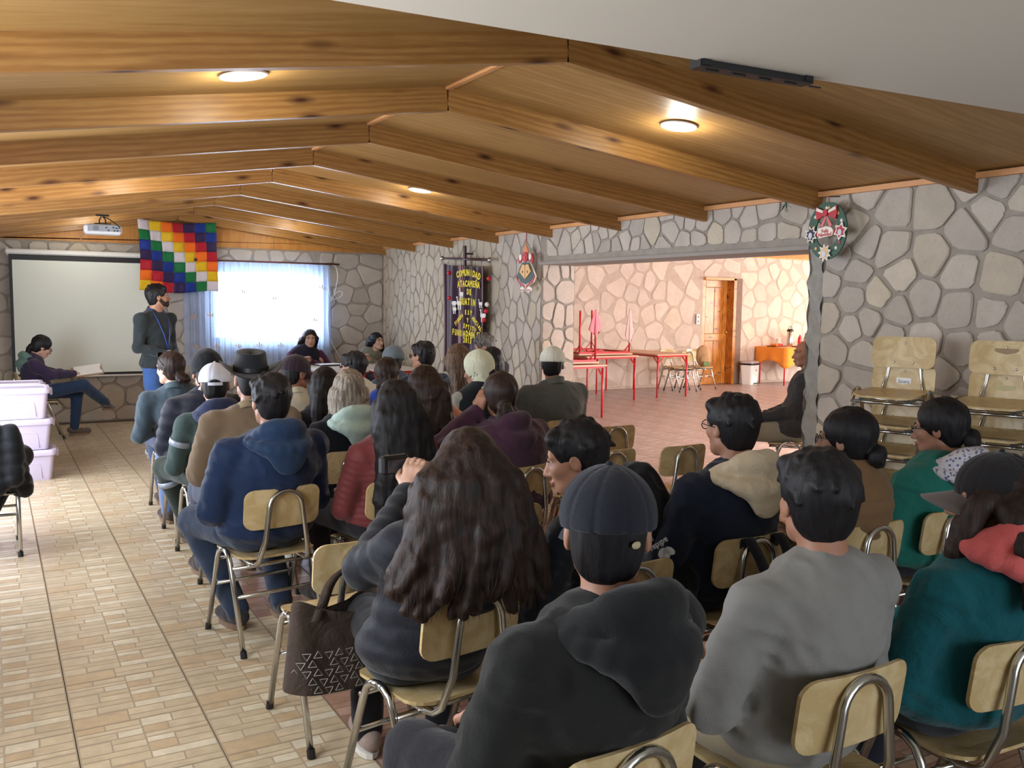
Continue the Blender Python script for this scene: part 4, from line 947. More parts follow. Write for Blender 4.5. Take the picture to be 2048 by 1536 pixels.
# ================================================================ SCHOOL CHAIRS
def chair_proto():
    r = empty('school_chair', (0, 0, 0), 0)
    # curved plywood backrest
    mb = MB(); prof = rrect(.36, .185, .045, 4); n = len(prof); vs = []
    cy = lambda x, z: -.205+.55*x*x*-1*-1*0-.0-.02*(1-(x/.18)**2)-.14*(z-.655)*.9
    for d in (.0, .011):
        for (x, z) in prof: vs.append((x, cy(x, z+.66)+d, z+.66))
        vs.append((0, cy(0, .66)+d, .66))
    # strips across for the curve
    mb = MB()
    cols = [-.18, -.1785, -.174, -.165, -.152, -.135, -.09, -.045, 0, .045, .09, .135, .152, .165, .174, .1785, .18]; K = len(cols)-1
    top = []
    for x in cols:
        e = .0925; 
        if abs(x) > .135: dx = abs(x)-.135; e = .0925-.045+math.sqrt(max(0, .045**2-dx**2))
        top.append(e)
    vs = []
    for d in (0, .011):
        for x, e in zip(cols, top):
            for s_ in (-1, 1): z = .66+s_*e; vs.append((x, cy(x, z)+d, z))
    m = 2*(K+1); fs = []
    for i in range(K):
        a = 2*i; fs += [(a, a+1, a+3, a+2), (m+a, m+a+2, m+a+3, m+a+1), (a+1, m+a+1, m+a+3, a+3), (a, a+2, m+a+2, m+a)]
    fs += [(0, m, m+1, 1), (2*K, 2*K+1, m+2*K+1, m+2*K)]
    mb.add(vs, fs); b = mb.build('backrest', M['chairply'], r)
    for p in ((0, .715), (-.055, .60), (.055, .60)): MB().ball((p[0], cy(p[0], p[1])+.013, p[1]), (.007, .004, .007), 8, 5).build('rivet', M['metal'], b, True)
    # seat, waterfall front
    mb = MB(); outl = rrect(.37, .38, .07, 5)
    def sz(x, y): return .425+.010*(x/.18)**2-.018*max(0, (y-.10)/.1)**2*.6+.012*max(0, (-y-.10)/.1)
    t_ = [(x, y-.0, sz(x, y)) for x, y in outl]; b_ = [(x*.99, y*.99, sz(x, y)-.012) for x, y in outl]; nn = len(outl)
    inner = [(x*.5, y*.5, sz(x*.5, y*.5)-.004) for x, y in outl]
    vs = b_+t_+inner+[(0, 0, sz(0, 0)-.006)]
    fs = [(i, (i+1) % nn, nn+(i+1) % nn, nn+i) for i in range(nn)]+[(nn+i, nn+(i+1) % nn, 2*nn+(i+1) % nn, 2*nn+i) for i in range(nn)]+[(2*nn+i, 2*nn+(i+1) % nn, 3*nn) for i in range(nn)]+[tuple(range(nn-1, -1, -1))]
    mb.add(vs, fs); mb.build('seat', M['chairply'], r)
    # back frame: hoop behind the backrest, bending forward under the seat
    R_ = .0125; pts = [(-.125, .165, .398), (-.125, -.17, .398), (-.098, -.245, .52), (-.075, -.237, .735), (.075, -.237, .735), (.098, -.245, .52), (.125, -.17, .398), (.125, .165, .398)]
    pl = fillet(pts[:3], .05, 6)[:-1]+[Vector(pts[2])]
    hoop = [Vector((-.098, -.240, .52))]
    for k in range(13):
        a = PI-PI*k/12; hoop.append(Vector((.078*math.cos(a), -.243+.0, .665+.075*math.sin(a))))
    hoop.append(Vector((.098, -.240, .52)))
    path = [Vector((-.125, .170, .398)), Vector((-.125, -.14, .398)), Vector((-.122, -.185, .402)), Vector((-.118, -.212, .425))]+hoop+[Vector((.118, -.212, .425)), Vector((.122, -.185, .402)), Vector((.125, -.14, .398)), Vector((.125, .170, .398))]
    bf = MB().tube(path, R_, 8).build('back_frame', M['metal'], r, True)
    for s_ in (-1, 1): MB().tube([(s_*.125, .168, .398), (s_*.125, .176, .398)], R_*1.02, 8).build('end_cap', M['black'], bf)
    for s_ in (-1, 1):
        x = s_*.200
        for f_ in (-1, 1):
            pts = [(x, 0, .447), (x, f_*.030, .443), (x, f_*.062, .425), (x, f_*.082, .392), (x, f_*.225, .012)]
            l_ = MB().tube(pts, R_, 8).build('leg', M['metal'], r, True)
            MB().tube([(x, f_*.2215, .030), (x, f_*.229, .0)], .0155, 8).build('rubber_foot', M['black'], l_)
    for (y, z) in ((.11, .378), (-.11, .378), (.135, .25), (-.135, .25)): MB().tube([(-.2, y if z > .3 else y, z), (.2, y, z)], .0095, 6).build('stretcher', M['metal'], r, True)
    return r
CH0 = chair_proto(); CH_used = [False]
def chair(x, y, deg, label, group='plywood school chairs of the audience', z=0, yb=True):
    a = math.radians(deg)
    if yb: x, y = x-math.sin(a)*.22, y+math.cos(a)*.22
    o = CH0 if not CH_used[0] else copy_tree(CH0); CH_used[0] = True
    o.location = (x, y, z); o.rotation_euler = (0, 0, a); setp(o, label, 'chair', group); return (x, y, a)
C = {}
def ck(key, *a, **k): C[key] = chair(*a, **k)
ck('F', 1.125, 4.00, 8, 'plywood school chair under the person in the blue hooded jacket, beside the aisle')
ck('bag', 1.12, 2.98, 3, 'empty plywood school chair with the brown tote bag hanging from its backrest')
ck('S', 1.21, 2.285, 10, 'plywood school chair under the person with very long wavy dark hair')
ck('H', 1.765, 4.83, 6, 'plywood school chair under the ash blonde person with the mint hood')
ck('L', 1.675, 3.94, 8, 'plywood school chair under the person in the quilted red jacket')
ck('Q', 2.42, 3.97, 14, 'plywood school chair under the person in the purple hoodie holding their head')
ck('c7', 1.84, 3.20, 3, 'empty plywood school chair behind the purple hoodie, in front of the black quilted jacket')
ck('T', 1.80, 2.30, 0, 'plywood school chair under the young person in black quilted jacket turned to the left')
ck('R', 3.63, 5.45, 0, 'plywood school chair under the person in the white cap and grey fleece')
ck('e9', 3.75, 5.03, 0, 'empty plywood school chair, the farther of two standing by the pink tiled floor')
ck('e10', 3.11, 4.19, 2, 'empty plywood school chair half hidden by the dark fringed head, the nearer of two')
ck('e11', 3.62, 4.15, 2, 'empty plywood school chair left of the person with the cream fleece collar')
ck('V', 2.42, 2.375, 1, 'plywood school chair with a black backpack strap over its backrest')
ck('X', 2.99, 2.29, 0, 'plywood school chair under the person in the brown puffer vest')
ck('Y', 3.50, 2.30, 0, 'plywood school chair under the person in the green fleece with patterned hood')
ck('Z', 1.735, 1.355, -1, 'plywood school chair under the person in the grey sweatshirt')
ck('AA', 2.30, 1.29, -4, 'plywood school chair under the person in teal fleece with coral hood')
ck('U', 1.06, 1.33, 6, 'plywood school chair at the bottom edge under the person in the charcoal hoodie')
ck('D', 1.20, 4.72, 4, 'plywood school chair under the person in the wide black hat')
ck('C', 1.20, 5.47, 3, 'plywood school chair under the person in the white cap and green work jacket')
ck('B', 1.21, 6.10, 2, 'plywood school chair under the person in the navy puffer jacket with black beanie')
ck('A', 1.24, 6.90, 2, 'plywood school chair under the person with sunglasses pushed up on the hair')
ck('E', atY(594, 747, 6.25).x, 6.1, 4, 'plywood school chair under the person in the dark plum cap')
ck('G', atY(648, 772, 5.55).x, 5.45, 4, 'plywood school chair under the person with straight black hair down the back')
ck('M', atY(860, 774, 4.8).x, 4.72, 6, 'plywood school chair under the person in the shiny peach puffer vest')
ck('I', atY(707, 733, 7.05).x, 6.9, 4, 'plywood school chair under the person in the cream jacket and glasses')
ck('J', atY(775, 749, 6.2).x, 6.1, 4, 'plywood school chair under the person with the brown ponytail')
ck('K', atY(845, 712, 7.1).x, 6.95, 4, 'plywood school chair under the person in glasses and dark blue jacket')
ck('Jb', atY(785, 722, 7.85).x, 7.7, 4, 'plywood school chair under the person in the grey beanie')
ck('N', atY(915, 720, 6.45).x, 6.3, 4, 'plywood school chair under the person with long light brown hair')
ck('O', atY(950, 738, 5.68).x, 5.55, 4, 'plywood school chair under the person with the cream fleece hood up')
ck('P', atY(968, 693, 7.9).x, 7.75, 6, 'plywood school chair under the greying person below the banner')
ck('P2b', atY(985, 722, 7.2).x, 7.05, 6, 'plywood school chair under the dark haired person behind the cream hood')
ck('BB', -.09, 6.22, 0, 'plywood school chair at the left edge draped with a black padded jacket')
ck('P1', .22, 11.42, -88, 'chair under the person writing beside the projection screen', z=0)
ck('W', 6.144, 5.334, 41, 'chair behind the stone pier under the bald person', z=0)
ck('P3', 3.62, 12.35, 180, 'chair behind the panel table under the person in the plum sweater')
ck('P4', 4.55, 12.25, 170, 'chair behind the panel table under the person in the olive jacket')
# stacks by the right wall
STK = [(4.55, 3.42, 112, 5, 'first'), (4.60, 2.83, 110, 5, 'second'), (4.62, 2.30, 108, 5, 'third')]
nm = {'first': 'left stack by the stone wall', 'second': 'middle stack by the stone wall', 'third': 'right stack at the edge of the picture'}
lv = ['bottom chair', 'second lowest chair', 'middle chair', 'second highest chair', 'topmost chair']
for (x, y, d, n, w_) in STK:
    for k in range(n):
        a = math.radians(d); dz = .168*k; sh = -.022*(n-1-k)
        chair(x-math.sin(a)*(-.0+sh)*1.0, y+math.cos(a)*sh, d, 'plywood school chair, %s of the %s' % (lv[k+5-n], nm[w_]), 'stacked plywood chairs', z=dz, yb=False)
# chairs in the dining room
for (x, y, d, t) in ((11.15, 13.15, 178, 'plywood school chair with pale backrest behind the red table'), (11.75, 13.1, 184, 'plywood school chair beside the pine door holding a backpack'), (11.05, 12.85, 0, 'plywood school chair pushed between the red table legs')):
    chair(x, y, d, t, 'chairs in the dining room', yb=False)
# name label and tape marks on stacked backrests
def backspot(o_loc, dx, z): return None
def sticker(stk, level, w_, h_, dz, mat, name, txt=None, lab=None):
    x, y, d, n, _ = stk; a = math.radians(d); sh = -.022*(n-1-level); ox, oy = x-math.sin(a)*sh, y+math.cos(a)*sh
    e = empty(name, (ox, oy, .168*level), a, lab, 'label'); z = .66+dz; yy = -.205-.02-.14*(z-.655)*.9+.0115
    MB().box((0, yy+.001, z), (w_, .0012, h_)).build('paper', mat, e)
    if txt: text_mesh(txt, h_*.7, 'lettering', M['black'], e, (0, yy+.0025, z), (PI/2, 0, PI), .0003, sx=.8)
sticker(STK[0], 3, .085, .045, -.01, M['white'], 'name_sticker', 'Sicuro', 'white paper name sticker on the second highest backrest of the left stack')
tape = plain('brown_tape', (150, 124, 92), .6)
sticker(STK[1], 4, .12, .032, .035, tape, 'tape_strip', None, 'brown tape strip across the topmost backrest of the middle stack')
sticker(STK[1], 3, .10, .03, .0, plain('pale_tape', (186, 176, 132), .6), 'tape_strip', None, 'pale tape strip on the second highest backrest of the middle stack')
# ================================================================ CAST
HA = 'audience seen from behind'
person('U', C['U'], head=(1215, 1062), heady=1.47, label='person in a dark cap and charcoal hoodie, closest to the camera, seen from behind', sw=.198, bulk=1.12, puff=1.04, skin='mid', hairstyle='cropped', cap=('cap', fab((36, 38, 46), weave=120.0), False), top=(36, 36, 35), hood=(fab((30, 31, 32)), 1.2), collar=(fab((44, 56, 86)), .072, .035), legs=(40, 40, 44), near=2, yaw=-40, group=HA, headscale=1.04)
person('Z', C['Z'], head=(1632, 1000), heady=1.52, label='young person with short black hair in a grey sweatshirt with crossed arms', sw=.20, bulk=1.05, skin='mid', hairstyle='short', top=(128, 126, 122), arms='cross', legs=(150, 140, 116), near=2, yaw=-20, group=HA, headscale=1.04)
person('AA', C['AA'], head=(1985, 1001), heady=1.43, label='person in black cap and teal fleece jacket with a coral hood at the right edge', sw=.195, bulk=1.12, puff=1.08, male=False, skin='mid', hairstyle='long', hair='brown', long=.20, wide=.09, cap=('cap', fab((34, 32, 34), weave=120.0), True, fab((92, 82, 78))), top=(16, 80, 86), topkw=dict(weave=60.0, bump=.8), hood=(fab((206, 98, 96), weave=55.0, bump=.9), 1.35, .06), near=2, yaw=46, group=HA, lock=1)
person('S', (C['S'][0]-.03, C['S'][1], C['S'][2]), head=(935, 938), heady=2.40, label='person with very long wavy dark brown hair holding up a camera', sw=.19, bulk=1.10, puff=1.06, male=False, skin='light', hairstyle='wavy', hair='brown', long=.34, wide=.235, top=(26, 28, 35), topkw=dict(rough=.55), quilt=(.065, .005), arms=(((-.185, .02, .78), (.0, .30, .95)), ((.30, .12, .72), (.12, .30, .72))), lap_l=dict(dir=(.25, .3, .9), n=(.5, .8, 0), curl=.9), legs=(22, 23, 27), near=2, yaw=-6, group=HA, shoes=(150, 130, 120), rz=math.radians(-14))
person('T', C['T'], head=(1150, 914), heady=2.47, label='young person in a black quilted jacket turned to the left in profile', sw=.19, skin='mid', hairstyle='short', top=(30, 35, 44), topkw=dict(rough=.5), quilt=(.04, .007), legs=(22, 22, 26), near=2, yaw=26, pitch=-14, face=(0,), group=HA, collar=(fab((26, 28, 34)), .068, .06), rz=math.radians(26))
person('V', C['V'], head=(1462, 853), heady=2.50, label='person in glasses and a navy jacket with cream fleece collar', sw=.195, bulk=1.08, puff=1.04, skin='mid', hairstyle='short', top=(28, 34, 48), hood=(fab((200, 184, 156), weave=60.0, bump=.8), 1.18), legs=(40, 44, 60), near=2, yaw=-2, glasses=True, face=(0,), group=HA)
person('X', C['X'], head=(1690, 878), heady=2.42, label='person with black hair in a low bun and a brown padded vest', sw=.18, male=False, skin='mid', hairstyle='bun', top=(98, 76, 54), quilt=(.06, .007), vest=(fab((116, 88, 58), rough=.6), (.062, .010)), legs=(40, 40, 46), near=2, yaw=24, glasses=True, face=(0,), group=HA)
qm = NT('patterned_hood', .9); v_ = qm.coord(); vo_ = qm.n('ShaderNodeTexVoronoi', i_Scale=70.0); qm.l(v_, vo_.inputs[0]); qm.col(qm.mix(qm.ramp(vo_.outputs['Distance'], [(.25, 0.), (.45, 1.)]), lin((86, 84, 130)), lin((196, 194, 198)))); PAT = qm.m
person('Y', C['Y'], head=(1878, 855), heady=2.42, label='person with black hair tied back and a green fleece with patterned hood', sw=.19, bulk=1.1, puff=1.06, male=False, skin='mid', hairstyle='bun', top=(36, 108, 96), topkw=dict(weave=60.0, bump=.8), hood=(PAT, 1.2), legs=(40, 40, 46), near=2, yaw=24, pitch=-6, glasses=True, face=(0,), group=HA)
person('F', C['F'], head=(540, 801), heady=4.12, label='person with short black hair in a blue hooded jacket beside the aisle', sw=.205, bulk=1.10, puff=1.06, skin='mid', hairstyle='short', top=(26, 42, 72), topkw=dict(rough=.6), hood=(fab((32, 52, 80), rough=.6), 1.2), collar=(fab((96, 100, 74)), .072, .045), legs=(46, 56, 74), near=2, glasses=True, group=HA, shoes=(48, 44, 48), foot=((-.08, .16, .10), (.16, .18, .10)), knees=((-.20, .40, .50), (.16, .42, .50)), fold=.018)
person('L', C['L'], head=(790, 810), heady=4.08, label='person with long straight black hair over a quilted red jacket', sw=.185, bulk=1.04, male=False, skin='mid', hairstyle='long', long=.50, wide=.165, top=(108, 50, 50), topkw=dict(rough=.5), quilt=(.032, .007), legs=(40, 36, 40), near=2, group=HA, yaw=-15)

person('Q', C['Q'], head=(1000, 792), heady=4.15, label='person in a purple hoodie holding their head in both hands', sw=.235, bulk=1.28, puff=1.08, male=False, skin='mid', hairstyle='tied', hair='brown', long=.22, top=(68, 42, 58), hood=(fab((64, 40, 54)), 1.15), arms='head', lap_l=dict(dir=(.25, -.1, .8), n=(.9, 0, .1), curl=.5), lap_r=dict(dir=(-.25, -.1, .8), n=(-.9, 0, .1), curl=.5), legs=(36, 34, 42), near=1, group=HA, yaw=-30)
person('H', C['H'], head=(697, 782), heady=4.98, label='person with ash blonde bob hair in a black sweater with mint hood', sw=.185, bulk=1.02, male=False, skin='light', hairstyle='bob', hair='ash', top=(20, 22, 28), hood=(fab((168, 190, 180)), 1.2), legs=(30, 30, 36), near=1, group=HA, shoes=(220, 220, 218), yaw=-15)

person('M', (C['M'][0]+.13, C['M'][1], C['M'][2]), head=(850, 774), heady=4.80, label='person with curly dark hair in a shiny peach padded vest', sw=.20, bulk=1.15, male=False, skin='mid', hairstyle='curly', hair='brown', long=.22, wide=.05, top=(150, 92, 78), quilt=(.06, .006), vest=(plain('shiny_peach', (206, 138, 116), .28, .35), (.055, .010)), legs=(60, 60, 70), near=1, group=HA, yaw=-30)
person('R', C['R'], head=(1105, 728), heady=5.62, label='broad person in a white cap and grey fleece jacket', sw=.215, bulk=1.22, puff=1.06, skin='dark', hairstyle='cropped', cap=('cap', fab((214, 214, 200), weave=120.0), False), top=(84, 86, 82), collar=(fab((96, 98, 92)), .078, .05), legs=(60, 60, 64), near=1, group=HA, yaw=-36)
person('O', C['O'], head=(955, 738), heady=5.68, label='person with a cream fleece hood up and a black vest', sw=.18, male=False, skin='mid', hairstyle='tied', hair='black', long=.1, hood=(fab((200, 202, 176), weave=50.0, bump=1.0),), hoodkind='up', top=(150, 150, 140), vest=(fab((26, 30, 34)), None), legs=(40, 40, 46), near=1, group=HA, yaw=30, pitch=-12)
person('D', C['D'], head=(500, 758), heady=4.84, label='person in a wide brimmed black hat and a brown canvas jacket', sw=.20, bulk=1.12, puff=1.05, skin='mid', hairstyle='cropped', cap=('hat', fab((32, 36, 40), weave=80.0, rough=.7), -12), top=(122, 104, 84), topkw=dict(var=.12), collar=(fab((138, 120, 92)), .075, .04), legs=(70, 76, 92), near=1, group=HA, fold=.018, pitch=4)
person('E', C['E'], head=(594, 747), heady=6.25, label='person in a dark plum cap with the brim to the right and beige jacket', sw=.185, skin='dark', hairstyle='cropped', cap=('cap', fab((52, 40, 48), weave=110.0), False), top=(190, 184, 162), collar=(fab((196, 190, 168)), .072, .04), legs=(70, 70, 70), near=1, group=HA, yaw=-78, pitch=-4, face=(0,))
person('G', C['G'], head=(648, 772), heady=5.55, label='person with straight black hair down the back left of the ash blonde bob', sw=.175, male=False, hairstyle='long', long=.50, wide=.10, top=(28, 28, 34), legs=(30, 30, 36), near=1, group=HA, headscale=.95)
person('C', C['C'], head=(430, 769), heady=5.62, label='person in a white cap and green work jacket with a reflective stripe', sw=.18, skin='mid', hairstyle='cropped', cap=('cap', fab((206, 210, 222), weave=110.0), True), top=(62, 78, 76), hood=(fab((46, 52, 78)), 1.15), legs=(50, 58, 52), near=1, group=HA, yaw=-14, knees=((-.24, .36, .52), (.14, .4, .5)), foot=((-.08, .42, .10), (.14, .4, .1)), fold=.014)
person('B', C['B'], head=(412, 745), heady=6.28, label='person in a black knit beanie and a navy puffer jacket', sw=.205, bulk=1.12, puff=1.12, skin='mid', hairstyle='cropped', cap=('beanie', fab((26, 28, 32), weave=70.0), .118), top=(25, 28, 40), topkw=dict(rough=.5), quilt=(.075, .011), collar=(fab((30, 34, 46)), .085, .07), legs=(96, 118, 160), near=1, group=HA, headscale=1.06)
person('A', C['A'], head=(340, 737), heady=7.0, label='person in a grey green fleece with sunglasses pushed up on dark hair', sw=.185, bulk=1.05, male=False, skin='light', hairstyle='tied', hair='brown', long=.05, top=(60, 72, 80), legs=(52, 62, 86), near=1, group=HA, yaw=30, collar=(fab((72, 86, 92)), .072, .045), face=(0,), foot=((-.10, .18, .1), (.14, .3, .1)))
person('I', C['I'], head=(707, 733), heady=7.05, label='person with short black hair and a cream jacket near the panel table', sw=.185, skin='mid', hairstyle='short', top=(196, 190, 172), legs=(60, 60, 66), near=1, group=HA, glasses=True, yaw=25)
person('J', C['J'], head=(775, 749), heady=6.2, label='person with a brown ponytail in a bright blue top', sw=.175, male=False, skin='mid', hairstyle='pony', hair='brown', long=.36, top=(40, 66, 150), legs=(40, 40, 46), near=1, group=HA, yaw=-40)
person('Jb', C['Jb'], head=(785, 722), heady=7.85, label='person in a grey knit beanie behind the brown ponytail', sw=.18, skin='mid', hairstyle='cropped', cap=('beanie', fab((84, 92, 98), weave=70.0), .112), top=(60, 70, 84), legs=(50, 50, 56), near=0, group=HA)
person('K', C['K'], head=(845, 712), heady=7.1, label='person with thick black hair, glasses and a dark blue jacket turned left', sw=.185, skin='mid', hairstyle='short', top=(46, 54, 74), legs=(50, 50, 56), near=1, group=HA, glasses=True, yaw=25, face=(0,))
person('N', C['N'], head=(915, 720), heady=6.45, label='person with long light brown hair beside the cream hood', sw=.175, male=False, skin='light', hairstyle='long', hair='lightbrown', long=.36, wide=.09, top=(54, 58, 72), legs=(50, 50, 56), near=1, group=HA, yaw=-20)
person('P', C['P'], head=(968, 693), heady=7.9, label='greying person looking down below the purple banner', sw=.18, skin='mid', hairstyle='short', hair='grey', top=(50, 50, 54), legs=(50, 50, 56), near=0, group=HA, yaw=55, pitch=-20)
person('P2b', C['P2b'], head=(982, 722), heady=7.2, label='person with dark hair and a red collar behind the cream hood', sw=.18, male=False, skin='mid', hairstyle='bob', hair='black', top=(110, 40, 44), legs=(50, 50, 56), near=0, group=HA)
person('BB', (C['BB'][0]-.08, C['BB'][1], C['BB'][2]), head=(-52, 820), heady=6.40, label='person in a black puffer jacket cut off by the left edge', sw=.20, bulk=1.1, puff=1.15, skin='mid', hairstyle='short', top=(26, 28, 32), topkw=dict(rough=.5), quilt=(.07, .010), legs=(24, 26, 32), near=1, shoes=(110, 96, 76), knees=((-.14, .40, .52), (.20, .42, .54)), foot=((-.12, .36, .10), (.02, .02, .10)), rz=math.radians(-16))
# far side: writing person, speaker, panel, bald person
person('P1', C['P1'], head=(84, 694), heady=11.42, label='person in glasses and a purple jacket writing on a clipboard with legs crossed', sw=.185, bulk=1.02, male=False, skin='light', hairstyle='tied', hair='black', long=.2, top=(52, 42, 66), hood=(fab((96, 122, 114)), 1.1), legs=(38, 54, 78), near=2, rz=math.radians(-88), yaw=8, pitch=-26, face=(0,), glasses=True, shoes=(92, 82, 74),
       knees=((-.10, .40, .50), (.13, .44, .60)), foot=((-.08, .36, .10), (-.20, .72, .36)), arms=(((-.26, .10, .74), (-.05, .34, .72)), ((.27, .10, .74), (.10, .36, .73))), lap_r=dict(dir=(-.5, .5, -.1), n=(0, 0, -1), curl=1.0), group='people at the front')
person('W', C['W'], head=(1610, 707), heady=5.55, label='bald person in a dark grey sweater sitting behind the stone pier', sw=.20, bulk=1.15, puff=1.05, skin='mid', hairstyle='bald', hair='grey', top=(60, 60, 62), collar=(fab((150, 160, 176)), .074, .035), legs=(150, 148, 132), near=2, yaw=22, face=(0,), group='people at the front')
px = atY(312, 590, 9.6)
person('P2', base=(atY(318, 760, 9.6)[0], 9.62, math.radians(-140)), head=(316, 593), heady=9.6, label='standing bearded person in dark sweater and jeans wearing a blue lanyard', sw=.20, skin='mid', hairstyle='short', top=(44, 50, 52), collar=(fab((48, 54, 56)), .066, .03), legs=(58, 88, 140), pelvis=(0, 0, .93), arms='clasp', near=2, yaw=50, pitch=4, face=(0,), beard=True, shoes=(214, 216, 222), group='people at the front')
person('P3', C['P3'], head=(620, 677), heady=12.0, label='person in a plum sweater leaning on the panel table', sw=.195, bulk=1.05, male=False, skin='light', hairstyle='long', hair='brown', long=.32, wide=.12, top=(74, 38, 62), legs=(40, 40, 50), arms='table', near=2, yaw=-10, face=(.6,), vest=(fab((34, 30, 44)), None), group='people at the front')
person('P4', C['P4'], head=(754, 683), heady=11.95, label='person with long black hair and olive jacket at the panel table', sw=.18, male=False, skin='light', hairstyle='long', hair='black', long=.28, wide=.11, top=(112, 110, 96), legs=(40, 40, 50), arms='table', near=2, yaw=28, pitch=6, face=(.6,), group='people at the front')
# ================================================================ THINGS AT THE FRONT
scr = empty('projection_screen', (1.02, 12.60, 0), 0, 'large white projection screen with black border hanging on the back stone wall', 'screen')
q = NT('screen_fabric', .85); q.col(lin((226, 232, 224))); SCM = q.m
MB().box((0, 0, 1.36), (1.62, .004, 1.50)).build('border', M['black'], scr); MB().box((0, -.0035, 1.345), (1.55, .003, 1.40)).build('surface', SCM, scr)
MB().rbox((0, .0, 2.145), (1.70, .06, .065), .015).build('casing', M['white'], scr); MB().tube([(-.81, 0, .60), (.81, 0, .60)], .014, 8).build('bottom_bar', M['white'], scr, True)
for x in (-.82, .82): MB().box((x, .035, 2.145), (.025, .05, .09)).build('bracket', M['white'], scr)
# chequered flag: 49 sewn squares
flag = empty('chequered_flag', (2.165, 12.525, 2.15), 0, 'square flag of 49 rainbow coloured squares above the curtain', 'flag')
def silk(name, rgb):
    m_ = fabric(name, rgb, rough=.45, var=.1, weave=30.0, bump=.5, sheen=.3); return m_
FC = [silk('flag_white', (214, 206, 214)), silk('flag_yellow', (226, 186, 34)), silk('flag_orange', (240, 112, 28)), silk('flag_red', (176, 26, 44)), silk('flag_violet', (50, 34, 78)), silk('flag_blue', (26, 52, 140)), silk('flag_green', (22, 112, 62))]
def fp(u, v):   # u 0..1 left-right, v 0..1 bottom-top
    x = -.485+.97*u+.018*math.sin(v*4)*(1-u)-.02*(1-v)*(.5-u); z = -.465+.93*v-.035*math.sin(PI*u)*(v**3)-.02*(1-u)*(v)*0+.018*math.cos(u*7)*(1-v)
    y = -.012+.014*math.sin(u*16+v*5)+.008*math.sin(u*31-v*17); return (x, y, z)
for r in range(7):
    for c in range(7):
        mb = MB(); mb.grid(lambda a, b: fp((c+a)/7, (6-r+b)/7), 4, 4); o = mb.build('square', FC[(c-r) % 7], flag, True, False); md = o.modifiers.new('solid', 'SOLIDIFY'); md.thickness = .002
MB().tube([(-.02, 0, .45), (-.02, .0, .50)], .003, 5).build('string', M['black'], flag)
# projector under the seventh beam
pj = empty('projector', (1.04, 10.34, 2.30), math.radians(-4), 'white ceiling projector hanging under a beam in front of the screen', 'projector')
MB().rbox((0, 0, 0), (.36, .26, .10), .022).build('body', M['white'], pj); MB().rbox((.01, -.133, .008), (.31, .006, .065), .002).build('port_panel', plain('grey_ports', (150, 152, 158), .4), pj)
MB().lathe([(0, 0), (.026, 0), (.026, .004), (0, .004)], (0, 0, 0), 16, fn=lambda p, a: Vector((p.x-.07, -.138-p.z, p.y+.006))).build('fan_grille', plain('grille', (120, 120, 124), .5), pj)
for x, z in ((.03, .015), (.05, -.012), (.095, .018), (.125, .012), (.105, -.014), (.135, -.014)): MB().box((x, -.138, z), (.016, .004, .012)).build('port', M['black'], pj)
MB().rbox((.0, 0, .057), (.16, .12, .014), .004).build('mount_plate', M['black'], pj)
for x in (-.03, .03): MB().tube([(x, 0, .06), (x, 0, .10), (x*.3, 0, .135)], .007, 6).build('mount_arm', M['black'], pj)
MB().rbox((0, 0, .148), (.13, .07, .014), .004).build('ceiling_plate', M['black'], pj)
MB().tube([(.0, -.01, .14), (.06, -.06, .11), (.12, -.12, .06), (.15, -.15, .03), (.15, -.145, .01)], .005, 6).build('cable', M['black'], pj, True)
# lidded storage boxes
bxm = plain('pale_pink_plastic', (194, 184, 206), .35, 0, .04)
def storage_box(name='storage_box'):
    r = empty(name, (0, 0, 0)); mb = MB(); W, D, Hh = .50, .36, .27
    prof = [(0, .86), (.02, .88), (Hh-.045, .97), (Hh-.035, .98)]
    rr = []
    for z, s_ in prof: rr.append([(x*s_, y*s_, z) for x, y in rrect(W, D, .04, 4)])
    n = len(rr[0]); vs = [p for r_ in rr for p in r_]; fs = [tuple(range(n-1, -1, -1))]+[(k*n+i, k*n+(i+1) % n, (k+1)*n+(i+1) % n, (k+1)*n+i) for k in range(len(rr)-1) for i in range(n)]+[tuple((len(rr)-1)*n+i for i in range(n))]
    mb.add(vs, fs); b = mb.build('body', bxm, r, True)
    b.modifiers.new('e', 'EDGE_SPLIT')
    fpn = MB(); 
    for (x0, x1, zt) in ((-.13, .13, .15),): fpn.tube(fillet([(x0-.015, -D*.445, .02), (x0, -D*.468, zt), (x1, -D*.468, zt), (x1+.015, -D*.445, .02)], .03, 4), .0035, 5)
    fpn.build('front_relief', bxm, r, True)
    lid = MB(); l0 = rrect(W*1.04, D*1.06, .05, 4); pr = [(Hh-.05, 1.0), (Hh-.03, 1.015), (Hh-.012, 1.0), (Hh, .97), (Hh, .88), (Hh-.008, .86)]; vs = [(x*s_, y*s_, z) for z, s_ in pr for x, y in l0]; n = len(l0)
    fs = [(k*n+i, k*n+(i+1) % n, (k+1)*n+(i+1) % n, (k+1)*n+i) for k in range(len(pr)-1) for i in range(n)]+[tuple((len(pr)-1)*n+i for i in range(n)), tuple(range(n-1, -1, -1))]
    lid.add(vs, fs); lo = lid.build('lid', bxm, r, True); lo.modifiers.new('e', 'EDGE_SPLIT')
    for sx in (-1, 1): MB().rbox((sx*W*.535, 0, Hh-.045), (.022, .15, .06), .006).build('clip_handle', bxm, r)
    return r
sb = storage_box(); first = True
lv3 = ['bottom', 'middle', 'top']
